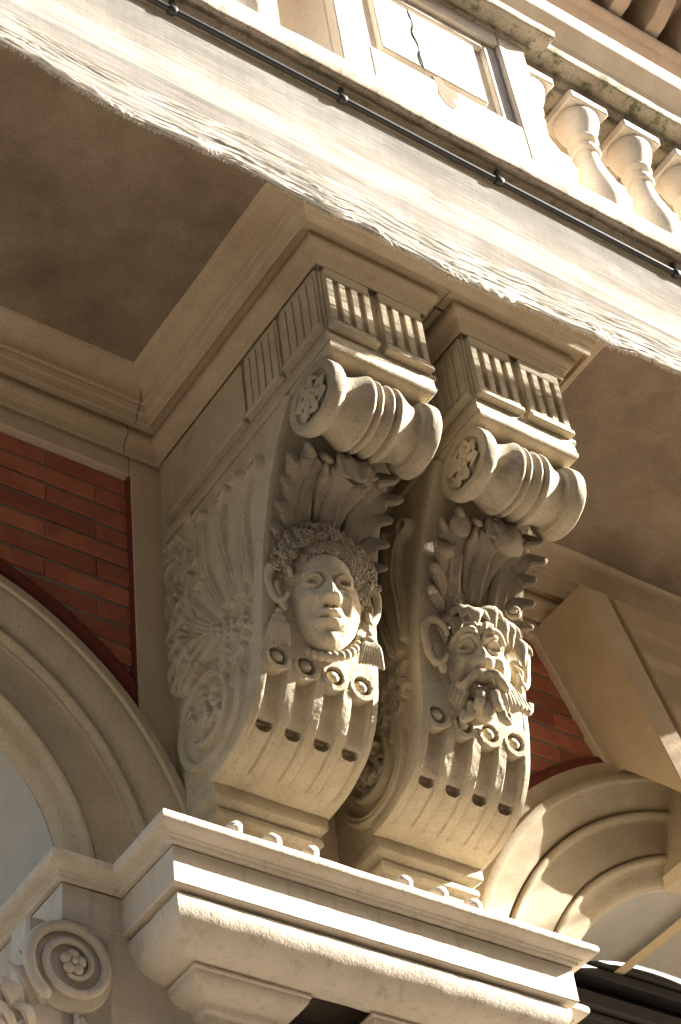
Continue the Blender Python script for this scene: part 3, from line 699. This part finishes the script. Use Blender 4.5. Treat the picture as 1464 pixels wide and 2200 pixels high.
def leaves(x0, par, ball_tips):
    c = .225; DZ[0] = .092
    # central leaf with its tip folded over under the bolster
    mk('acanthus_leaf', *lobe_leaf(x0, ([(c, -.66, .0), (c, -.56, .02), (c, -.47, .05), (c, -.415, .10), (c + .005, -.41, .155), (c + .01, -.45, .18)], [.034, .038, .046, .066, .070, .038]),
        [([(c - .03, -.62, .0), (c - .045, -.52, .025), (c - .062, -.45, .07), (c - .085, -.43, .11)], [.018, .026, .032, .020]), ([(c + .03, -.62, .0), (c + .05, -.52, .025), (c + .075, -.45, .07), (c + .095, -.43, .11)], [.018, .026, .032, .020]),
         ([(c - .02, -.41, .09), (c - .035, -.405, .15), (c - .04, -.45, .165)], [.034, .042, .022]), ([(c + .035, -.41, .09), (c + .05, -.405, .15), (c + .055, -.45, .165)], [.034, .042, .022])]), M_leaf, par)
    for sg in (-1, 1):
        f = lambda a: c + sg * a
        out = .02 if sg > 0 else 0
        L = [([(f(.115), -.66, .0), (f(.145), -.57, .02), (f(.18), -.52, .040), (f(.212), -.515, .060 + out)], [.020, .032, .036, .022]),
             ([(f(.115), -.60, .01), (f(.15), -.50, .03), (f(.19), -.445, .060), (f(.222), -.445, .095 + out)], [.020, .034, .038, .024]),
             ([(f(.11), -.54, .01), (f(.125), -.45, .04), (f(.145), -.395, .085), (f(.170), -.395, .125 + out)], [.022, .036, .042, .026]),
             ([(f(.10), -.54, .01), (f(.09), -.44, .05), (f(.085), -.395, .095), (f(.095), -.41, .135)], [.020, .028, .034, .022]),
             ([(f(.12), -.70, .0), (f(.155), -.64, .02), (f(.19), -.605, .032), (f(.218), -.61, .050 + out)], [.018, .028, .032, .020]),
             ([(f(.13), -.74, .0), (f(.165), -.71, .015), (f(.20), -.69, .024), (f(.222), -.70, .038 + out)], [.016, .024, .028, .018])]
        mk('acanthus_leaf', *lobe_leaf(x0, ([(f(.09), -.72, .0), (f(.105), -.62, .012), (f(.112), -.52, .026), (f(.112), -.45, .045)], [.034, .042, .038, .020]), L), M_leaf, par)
    if ball_tips:
        for a, z, o_, r_ in ((.075, -.40, .10, .045), (.05, -.49, .06, .038), (.245, -.415, .16, .060), (.30, -.42, .14, .036)): mk('seed_pod', *ball(sp_(x0 + a, z + .06, o_), (r_, r_ * .85, r_), 20, 16), M_leaf, par, rough=.012, rs=26)

# ------------------------------------------------------------------ carved heads
def head_frame(c, yaw, pitch):
    """columns: right, up, out"""
    n = np.array([-math.sin(R(yaw)) * math.cos(R(pitch)), -math.cos(R(yaw)) * math.cos(R(pitch)), -math.sin(R(pitch))])
    r = np.cross(n, (0, 0, 1)); r = -r / np.linalg.norm(r); u = np.cross(n, r); u = u if u[2] > 0 else -u
    r = np.cross(u, n)
    return np.array(c, float), np.stack([r, u, n])
def G(a, b, ca, cb, sa, sb): return np.exp(-((a - ca) / sa) ** 2 - ((b - cb) / sb) ** 2)
def face_mesh(fr, satyr=False):
    c, B = fr; nphi, nt = 110, 180; ph = np.linspace(0, R(104), nphi); th = np.linspace(0, 2 * math.pi, nt)
    Ph, Th = np.meshgrid(ph, th, indexing='ij'); sn = np.sin(Ph); b = .195 * sn * np.sin(Th)
    wa = .121 * (1 - .24 * np.clip(-b / .195, 0, 1) ** 2.0 - .06 * np.clip(b / .195, 0, 1)); a = wa * sn * np.cos(Th); A = np.abs(a)
    o = .128 * np.cos(Ph)
    fade = np.clip(np.cos(Ph) * 3.0, 0, 1); h = np.zeros(a.shape)
    # units: eyes at b=.035, nose tip b=-.03, mouth b=-.085, chin b=-.15
    h += .016 * G(a, b, 0, .115, .08, .05)                              # forehead
    h += .018 * (G(A, b, .045, .064, .040, .013)) * (1.6 if satyr else 1)   # brows
    h -= .034 * G(A, b, .044, .036, .030, .022)                         # sockets
    h -= .010 * G(a, b, 0, .048, .012, .02)
    # nose: bridge to tip
    t = np.clip((.055 - b) / .09, 0, 1); nw = .012 + .012 * t
    h += (.014 + .040 * t ** 1.3) * np.exp(-(a / nw) ** 2) * sstep(.075, .045, b) * sstep(-.052, -.036, b)
    h += .020 * G(A, b, .021, -.030, .013, .014)                        # nostril wings
    h -= .022 * G(A, b, .011, -.050, .007, .006)                        # nostril holes
    h += .015 * G(A, b, .066, -.018, .030, .028) * (1.7 if satyr else 1)    # cheeks
    h -= .012 * G(A, b, .047, -.060, .016, .030)                        # nasolabial fold
    h += .020 * G(a, b, 0, -.088, .045, .030)                           # muzzle
    h += .014 * np.exp(-((b + .076 - 6 * A * A) / .0095) ** 2) * np.exp(-(A / .030) ** 4)   # upper lip
    h += .016 * np.exp(-((b + .103 - 9 * A * A) / .0105) ** 2) * np.exp(-(A / .027) ** 4)   # lower lip
    h -= .030 * np.exp(-((b + .0895 - 6 * A * A) / .0055) ** 2) * np.exp(-(A / .031) ** 4)                       # mouth line
    h -= .008 * G(a, b, 0, -.120, .028, .010)
    h += .024 * G(a, b, 0, -.152, .034, .024)                           # chin
    h -= .006 * G(a, b, 0, -.066, .005, .008)
    # eyeballs with lids
    de = np.hypot((A - .047) / 1.25, b - .036); h += .027 * np.sqrt(np.clip(1 - (de / .0225) ** 2, 0, 1))
    lid = np.abs(np.hypot((A - .047) / 1.45, (b - .036) * 1.05) - .0185); h += .009 * np.exp(-(lid / .0036) ** 2)
    dp = np.hypot(A - .047, b - .035); h -= .007 * np.exp(-((dp - .0085) / .0026) ** 2) + .007 * np.exp(-(dp / .0036) ** 2)
    if satyr:
        h += .020 * np.exp(-((b - .062 - .5 * (A - .03)) / .010) ** 2) * np.exp(-((A - .045) / .045) ** 4)
        h += .010 * np.sin(b * 260) * G(a, b, 0, .09, .035, .03)
        h -= .030 * G(a, b, 0, -.100, .028, .013)
    L = np.stack([a, b, o + h * fade], -1).reshape(-1, 3)
    L = L + .0015 * np.stack([fbm(L, 60, 1), fbm(L, 60, 2), fbm(L, 60, 3)], 1)
    V, F = grid(L.reshape(nphi, nt, 3)); V = V * (1, 1, HO); return HS * V @ B + c, F
HS = 1.12; HO = 1.0
def loc(fr, a, b, o): return fr[0] + HS * np.array([a, b, o * HO]) @ fr[1]
def ear(fr, sg, pointed=False):
    q = MB(); P = []; hy = .066 if not pointed else .085
    for k in range(17):
        t = R(-140 + 300 * k / 16)                                  # helix, open towards the face
        w_ = .040 + (.012 * math.sin(t) if not pointed else .02 * max(0, math.sin(t)))
        P.append(loc(fr, sg * (.140 + w_ * (.35 + math.cos(t) * .75) * 1.0), .022 + hy * math.sin(t) + (.02 if pointed else 0), .030 - .02 * math.cos(t)))
    q.add(*tube(P, [.008, .013, .0165, .017, .014, .009], 10, .95, fr[1][2], 3))
    q.add(*ball(loc(fr, sg * .152, .020, -.002), (.036, .018, .066), 16, 12, fr[1][[0, 2, 1]]))
    q.add(*tube([loc(fr, sg * .140, .045, .010), loc(fr, sg * .160, .020, .018), loc(fr, sg * .150, -.020, .020), loc(fr, sg * .138, -.028, .024)], [.006, .010, .010, .007], 8, 1, fr[1][2], 3))
    q.add(*ball(loc(fr, sg * .140, -.052, .024), (.017, .016, .024), 10, 8, fr[1][[0, 2, 1]]))
    V, F = q.get(); return V + .002 * np.stack([fbm(V, 50, 1), fbm(V, 50, 2), fbm(V, 50, 3)], 1), F
def curl(q, fr, a, b, o, r, rr, turns=1.3):
    n = 14; a0 = rr.uniform(0, 6.28); P = []
    for k in range(n):
        t = k / (n - 1); th = a0 + turns * 6.28 * t; rd = r * (1 - .75 * t); P.append(loc(fr, a + rd * math.cos(th), b + rd * math.sin(th), o + .5 * r * t))
    q.add(*tube(P, [r * .34, r * .40, r * .30], 7, 1, fr[1][2], 1))

def woman(x0, par):
    global HO; HO = .96
    fr0 = head_frame((x0 + .236, -.612, -.820), 22, 15); fr = head_frame((x0 + .222, -.634, -.824), 8, 10); rr = random.Random(12)
    f = mk('carved_face', *face_mesh(fr0), M_brk, par, ang=180)
    q = MB()
    for k in range(820):                                            # tight curls piled above the forehead
        t = rr.uniform(-1.75, 1.75); ring_ = rr.random() ** .8 * 1.15 - .15; ra = .100 + .092 * ring_; rb = .132 + .098 * ring_
        a = ra * math.sin(t); b = .035 + rb * math.cos(t) * (1.0 if abs(t) < 1.2 else .9); o_ = .092 - .060 * ring_ * rr.uniform(.6, 1.1) - .018 * abs(t)
        if abs(t) > 1.35 and ring_ > .35: o_ -= .04
        curl(q, fr0 if ring_ < .38 else fr, a, b, o_, rr.uniform(.009, .016), rr, 1.1)
    V_, F_ = ball(loc(fr, 0, .075, -.035), (.172, .112, .178), 90, 60, fr[1][[0, 2, 1]]); cv = loc(fr, 0, .075, -.035)
    D_ = V_ - cv; q.add(cv + D_ * (1 + .16 * fbm(V_, 26, 5)[:, None]), F_)
    mk('hair', *q.get(), M_bol, f, rough=.007, rs=34)
    for sg in (-1, 1):
        mk('ear', *ear(fr, sg), M_brk, f)
        e = MB(); ex = .150 if sg > 0 else .155; eo = .010                                      # pendant earring with tassel
        e.add(*ball(loc(fr, sg * ex, -.082, eo + .012), (.014, .014, .018)))
        e.add(*ball(loc(fr, sg * ex, -.104, eo + .012), (.028, .018, .018), 10, 8, fr[1][[0, 2, 1]]))
        for k in range(8):
            u = (k - 3.5) / 3.5; e.add(*tube([loc(fr, sg * ex, -.100, eo + .012), loc(fr, sg * ex + u * .024, -.130, eo + .020), loc(fr, sg * (ex + .004) + u * .040, -.178 - .016 * rr.random(), eo + .008)], [.007, .0115, .006], 7, .8, fr[1][2], 3))
        mk('earring', *e.get(), M_brk, f)
    bd = None
    for k in range(15):
        t = R(-74 + 148 * k / 14); p = loc(fr0, .112 * math.sin(t), -.052 - .140 * math.cos(t) ** .75, -.002 + .062 * math.cos(t))
        if bd is None: bd = mk('bead', *ball(p, .0180, 14, 10), M_brk, f); p0 = p
        else:
            b2 = bd.copy(); COL.objects.link(b2); b2.location = Vector(p - p0)

def satyr(x0, par):
    global HO; HO = .82
    fr0 = head_frame((x0 + .236, -.600, -.838), 21, 10); fr = fr0; fe = head_frame((x0 + .225, -.636, -.845), 6, 5); rr = random.Random(21)
    f = mk('carved_face', *face_mesh(fr, True), M_brk, par, ang=180)
    q = MB()
    for k in range(9):                                               # vine leaves crowning the brow
        u = (k - 4) / 4; a = u * .135; b = .155 - .085 * u * u + (.02 if k % 2 else 0)
        tip = (a * 1.15 + rr.uniform(-.03, .03), b - .060, .130 - .06 * abs(u)); base = (a * .9, b + .055, .05)
        mid = ((a + tip[0]) / 2, b + .015, .135 - .07 * abs(u))
        q.add(*tube([loc(fr, *base), loc(fr, *mid), loc(fr, *tip)], [.014, .036, .006], 12, .35, fr[1][2], 6, .4))
        for s_ in (-1, 1): q.add(*tube([loc(fr, *mid), loc(fr, mid[0] + s_ * .030, mid[1] - .008, mid[2] - .002), loc(fr, mid[0] + s_ * .044, mid[1] - .030, mid[2] - .008)], [.012, .016, .005], 9, .4, fr[1][2], 4, .4))
    for k in range(34): curl(q, fr, rr.uniform(-.16, .16), .135 + rr.uniform(0, .10), .04 + rr.uniform(-.06, .03), rr.uniform(.016, .026), rr)
    mk('leaf_crown', *q.get(), M_bol, f, rough=.004, rs=40)
    for sg in (-1, 1): mk('ear', *ear(fe, sg, True), M_brk, f)
    q = MB()                                                         # knotted brows
    for sg in (-1, 1):
        q.add(*tube([loc(fr, sg * .010, .062, .138), loc(fr, sg * .030, .088, .144), loc(fr, sg * .060, .086, .130), loc(fr, sg * .085, .060, .105)], [.011, .016, .014, .008], 9, 1, None, 5))
        q.add(*tube([loc(fr, sg * .012, .085, .140), loc(fr, sg * .020, .115, .138), loc(fr, sg * .045, .120, .125)], [.009, .012, .008], 8, 1, None, 5))
    mk('brow', *q.get(), M_brk, f)
    q = MB()                                                         # moustache and curled beard
    for sg in (-1, 1):
        q.add(*tube([loc(fr, sg * .008, -.068, .150), loc(fr, sg * .035, -.078, .146), loc(fr, sg * .066, -.105, .118), loc(fr, sg * .082, -.095, .100), loc(fr, sg * .074, -.080, .108)], [.012, .018, .017, .013, .007], 10, .9, None, 5, .3))
        for k in range(7):
            a = .040 + .016 * k; q.add(*tube([loc(fr, sg * a, -.085 - .008 * k + .03, .105 - .009 * k), loc(fr, sg * (a + .020), -.125 - .004 * k, .100 - .010 * k), loc(fr, sg * (a + .034), -.165 - .004 * k + .012 * k, .075 - .008 * k), loc(fr, sg * (a + .018), -.185 + .010 * k, .075 - .008 * k)], [.010, .016, .014, .006], 9, .9, None, 5, .35))
    for a, b, o_ in ((-.022, -.155, .135), (.024, -.155, .135), (0, -.185, .118), (-.045, -.185, .10), (.045, -.185, .10)):
        q.add(*tube([loc(fr, a, b + .045, o_ - .02), loc(fr, a, b + .015, o_), loc(fr, a * 1.2, b - .02, o_ - .002), loc(fr, a * 1.7, b - .028, o_ - .012), loc(fr, a * 1.6, b - .008, o_ + .004)], [.012, .019, .018, .014, .008], 10, .9, None, 5, .35))
    mk('beard', *q.get(), M_bol, f, rough=.002, rs=60)

def bracket(x0, label, fn, ball_tips):
    X1 = x0 + XL1; t = thing('console_bracket', label, 'bracket', (x0 + .225, -.3, -1.70), 'stone console brackets under the balcony')
    mk('block', *box(x0, X1, yF, .0, -.0005, .460, .003), M_brk, t, rough=.001)
    # side faces of the body follow the S-curve
    poly = [(0.0, -.088), (-.93, -.088)] + [(a, b) for a, b in PROF[PROF[:, 1] < -.10][::3]] + [(PROF[-1][0], PROF[-1][1]), (0, -1.376)]
    n = len(poly); V = [(x0 + .004, a, b) for a, b in poly] + [(X1 - .004, a, b) for a, b in poly]
    F = [tuple(range(n)), tuple(range(2 * n - 1, n - 1, -1))] + [(k, (k + 1) % n, n + (k + 1) % n, n + k) for k in range(n) if not (2 <= k < n - 2)]
    mk('body', V, F, M_brk, t)
    s0 = s_of_z(-.10); sg_ = np.linspace(s0, s_of_z(-.42) + .01, 24); Xg, Sg = np.meshgrid(np.linspace(x0, X1, 12), sg_, indexing='ij'); mk('front_neck', *grid(surf(Xg, Sg, 0)[::-1]), M_brk, t)
    mk('fluted_front', *fluted_front(x0), M_brk, t, ang=60)
    for x, sg in ((x0 + .004, -1), (X1 - .004, 1)):
        mk('side_carving', *relief_mesh(x, sg), M_brk, t, ang=180)
    for xa, sg in ((x0, -1), (X1, 1)):                              # plain band that edges the S-curve
        ss = np.linspace(s_of_z(-.13), STOT, 120); rows = []
        for s_ in ss: rows.append([surf(xa + sg * d_, s_, o_) for d_, o_ in ((-.010, -.060), (.006, -.060), (.010, -.056), (.010, -.040), (.013, -.037), (.013, -.008), (.010, -.002), (.0, .0), (-.012, .001))])
        mk('edge_band', *grid(np.array(rows)), M_brk, t, rough=.0015, rs=20)
    # string below the block
    path = [(x0, 0), (x0, yF), (X1, yF), (X1, 0)]
    mk('string_moulding', *sweep(cham([(-.02, -.001), (.001, -.0012), (.002, -.030), (.006, -.032), (.008, -.084), (-.03, -.087)], .003), path, .05), M_brk, t, rough=.002, rs=16)
    mk('ovolo', *sweep(cham([(-.005, -.0875), (.012, -.088), (.016, -.096), (.014, -.112), (.004, -.126), (-.012, -.134), (-.10, -.135)], .002), [(x0 + .01, -.90), (x0 + .01, yF), (X1 - .01, yF), (X1 - .01, -.90)], .04), M_brk, t, rough=.002, rs=16)
    # plates
    for a, b in ((.012, .207), (.250, .445)):
        p = mk('fluted_panel', *panel_front(x0 + a, x0 + b, yF, .014, .333), M_brk, t, rough=.0012, rs=24)
        mk('sill', *box(x0 + a - .006, x0 + b + .004, yF - .034, yF - .0005, -.010, .0125, .003), M_brk, p, rough=.002, rs=24)
    for a, b, fl in ((-1.136, -.905, 1), (-.875, -.655, 1), (-.628, -.045, 0)):
        for xs, sg in ((x0, -1), (X1, 1)):
            p = mk('fluted_panel' if fl else 'plain_panel', *panel_side(xs, a, b, .014, .333, fl, sg), M_brk, t, rough=.0012, rs=24)
            c, e = sorted((xs + sg * .0005, xs + sg * .033)); mk('sill', *box(c, e, a - .004, b + .004, -.010, .0125, .003), M_brk, p, rough=.0015, rs=24)
    # bolster
    by, bz = -1.018, -.252; rr = random.Random(int(x0 * 100) + 5)
    pf = [(-.010, .0), (-.010, .104), (-.014, .108), (-.026, .112), (-.030, .126), (-.030, .140), (-.026, .147), (-.018, .150), (.022, .150), (.034, .144), (.042, .136), (.048, .135), (.052, .127), (.057, .117), (.068, .114), (.09, .117), (.115, .125), (.140, .136), (.160, .147), (.172, .152), (.183, .148), (.191, .132),
          (.195, .131), (.202, .143), (.212, .149), (.222, .144), (.232, .128)]
    pf += [(.48 - a, r_) for a, r_ in pf[::-1]]; pf = pf[:27] + pf[28:]; pf = [(.24 + (a - .24) * .868, r_ * .94) for a, r_ in pf]
    b_ = mk('bolster', *lathe(cham(pf, .002), (x0 - .019, by, bz), 'x', 72), M_bol, t, rough=.002, rs=24)
    mk('rosette', *rosette((x0 + .0015, by, bz), 0, .088, rr, 7), M_brk, b_)
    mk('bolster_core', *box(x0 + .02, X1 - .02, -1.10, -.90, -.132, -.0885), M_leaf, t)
    leaves(x0, t, ball_tips); fn(x0, t)
    # base block standing on the impost
    PB = [(.0, -1.372), (.003, -1.374), (.003, -1.425), (-.030, -1.445), (-.032, -1.455), (-.014, -1.458), (-.012, -1.485), (-.03, -1.50), (-.035, -1.701)]
    mk('base', *sweep(cham(PB, .003), [(x0 + .004, 0), (x0 + .004, -.226), (X1 - .004, -.226), (X1 - .004, 0)], .04), M_brk, t, rough=.003, rs=16)
    for k in range(3):
        xx = x0 - .03 + .142 * k + .02
        q = MB(); q.add(*tube([(xx, -.24, -1.66), (xx, -.31, -1.655), (xx - .004, -.352, -1.662), (xx - .004, -.365, -1.69)], [.030, .032, .029, .016], 12, 1, None, 5))
        q.add(*tube([(xx + .052, -.26, -1.69), (xx + .05, -.32, -1.688), (xx + .048, -.352, -1.694)], [.026, .026, .016], 10, .8, (0, 0, 1), 4))
        mk('leaf_tip', *q.get(), M_imp, t, rough=.009, rs=22)
    return t
bracket(XL0, 'console bracket carved with a woman\'s head wearing earrings and beads', woman, False)
bracket(XR0, 'console bracket carved with a bearded satyr head crowned by leaves', satyr, True)
# ================================================================== netting, pipe
hx = np.array([-3.5, -2.6, -1.9, -1.46, -1.25, -1.03, -.75, -.42, 0, .34, .7, 1.04, 1.43, 1.8, 2.4, 3.2, 4.7])
hz = np.array([.25, .20, .26, .205, .17, .132, .14, .155, .138, .120, .150, .185, .232, .25, .2, .24, .2])
def hem(x): return .150 + np.interp(x, hx, hz) + .006 * np.sin(x * 9.1) + .004 * np.sin(x * 23.7 + 1)
def cloth(x, v):
    """v 0 at the pipe, 1 at the hem"""
    zt = 1.012; h = hem(x); z = zt + (h - zt) * v
    n1 = fbm(np.stack([x * 1.6 + z * 1.3, z * 2.2, 0 * x], -1).reshape(-1, 3), 1.0, 71).reshape(x.shape)
    n2 = fbm(np.stack([x * 1.1 + z * .9, z * 11, 0 * x], -1).reshape(-1, 3), 1.0, 77).reshape(x.shape)
    y = -1.441 + .049 * v - .016 * n1 * v - .008 * n2 * v
    return np.stack([x, y, z], -1)
nn_ = thing('netting', 'frayed white protective netting hanging along the balcony front', 'netting', (.5, -1.46, 1.0))
X, Vv = np.meshgrid(np.linspace(-3.45, XE - .02, 420), np.linspace(0, 1, 80), indexing='ij')
mk('sheet', *grid(cloth(X, Vv)), M_net, nn_, ang=180)
for k, (v0, dy) in enumerate(((.76, -.008), (.80, -.016))):
    X, Vv = np.meshgrid(np.linspace(-3.45, XE - .02, 420), np.linspace(0, 1, 26), indexing='ij')
    vv = v0 + (1.0 - .012 * k - v0) * Vv + .015 * np.sin(X * 3 + k * 2) * (1 - Vv)
    P = cloth(X, vv); P[..., 1] += dy + .010 * fbm(np.stack([X * 2, P[..., 2] * 30, X * 0 + k], -1).reshape(-1, 3), 1, 91 + k).reshape(X.shape)
    mk('hem_fold', *grid(P), M_net, nn_, ang=180)
Yg, Vv = np.meshgrid(np.linspace(-1.40, -.03, 60), np.linspace(0, 1, 60), indexing='ij')     # unseen net added at the balcony end to filter the sun on the right arch
P = np.stack([XE + .05 + .03 * np.sin(Yg * 5 + Vv * 2) * Vv, Yg, 1.01 - (1.13 + .05 * np.sin(Yg * 6)) * Vv], -1)
mk('sheet', *grid(P), M_net, nn_, ang=180)
q = MB()
for i in range(2600):
    x = random.uniform(-1.9, 2.3); v = 1 - abs(random.gauss(0, .006)); p = cloth(np.array([x]), np.array([v]))[0]
    L = random.uniform(.003, .013) * (2.2 if random.random() < .05 else 1); dx = random.uniform(-.4, .4) * L
    q.add(*tube([p + (0, -.004, .006), p + (dx * .5, random.uniform(-.01, .004), -L * .5), p + (dx + random.uniform(-.006, .006), random.uniform(-.016, .006), -L)], [.0009, .0009, .0005], 3, sub=2))
mk('fringe', *q.get(), M_thread, nn_, kind='stuff')
q = MB(); xs_ = np.linspace(-2.0, 2.4, 330)                      # weft threads showing where the net is bunched at the hem
for k in range(30):
    v = 1.0 - .26 * (k / 29) ** 1.15 + .004 * np.sin(xs_ * (3 + k % 4) + k) + .003 * np.sin(xs_ * 11 + 2 * k); P = cloth(xs_, np.clip(v, 0, 1))
    P[:, 1] -= .015 + .004 * np.sin(xs_ * 4 + k * 1.7); P[:, 2] += .003 * np.sin(xs_ * 29 + k); q.add(*tube(P, [.0019, .0024, .0018, .0023], 4, sub=1))
mk('weft_thread', *q.get(), M_thread, nn_, kind='stuff')
q = MB()
for i in range(46):   # loose weft threads lying along the hem
    x = random.uniform(-1.7, 2.1); L = random.uniform(.1, .5); v = 1 - abs(random.gauss(0, .05))
    pts = []
    for t in np.linspace(0, 1, 6):
        p = cloth(np.array([x + L * t]), np.array([min(1.0, v + random.uniform(-.006, .006))]))[0]; pts.append(p + (0, -.022 + random.uniform(-.006, .006), random.uniform(-.005, .003)))
    q.add(*tube(pts, [.0022, .003, .0022], 5, sub=4))
mk('loose_thread', *q.get(), M_thread, nn_, kind='stuff')
for cx_, w_ in ((-.98, .10), (.42, .09), (.60, .16), (-.62, .05), (.12, .06), (1.16, .07)):     # torn tufts hanging from the hem
    X, Vv = np.meshgrid(np.linspace(-1, 1, 22), np.linspace(0, 1, 7), indexing='ij')
    d_ = (1 - X ** 2) * .045 * (1 + .5 * np.sin(X * 17))
    xx = cx_ + X * w_; P = np.stack([xx, -1.412 - .010 * Vv, hem(xx) + .012 - d_ * Vv - .012 * X], -1)
    mk('torn_tuft', *grid(P), M_net, nn_, ang=180, rough=.006, rs=40)
hp = thing('conduit', 'thin black conduit clipped under the balcony ledge', 'pipe', (.5, -1.47, 1.02))
pts = [(x, -1.458 + .002 * math.sin(x * 2.1), 1.022 + .003 * math.sin(x * 1.3 + 1)) for x in np.linspace(XE0, XE, 40)]
mk('pipe', *tube(pts, [.0130, .0130], 12, sub=2), M_hose, hp)
ck = None
for x in (-1.5, -.765, -.02, .73, 1.66, 2.4, 3.1):
    if ck is None:
        q = MB(); q.add(*lathe([(-.014, .010), (-.014, .0180), (-.011, .0200), (.011, .0200), (.014, .0180), (.014, .010)], (x, -1.458, 1.022), 'x', 18)); q.add(*box(x - .007, x + .007, -1.470, -1.446, 1.034, 1.09))
        ck = mk('clip', *q.get(), M_hose, hp); xk = x
    else:
        c2 = ck.copy(); COL.objects.link(c2); c2.location.x = x - xk
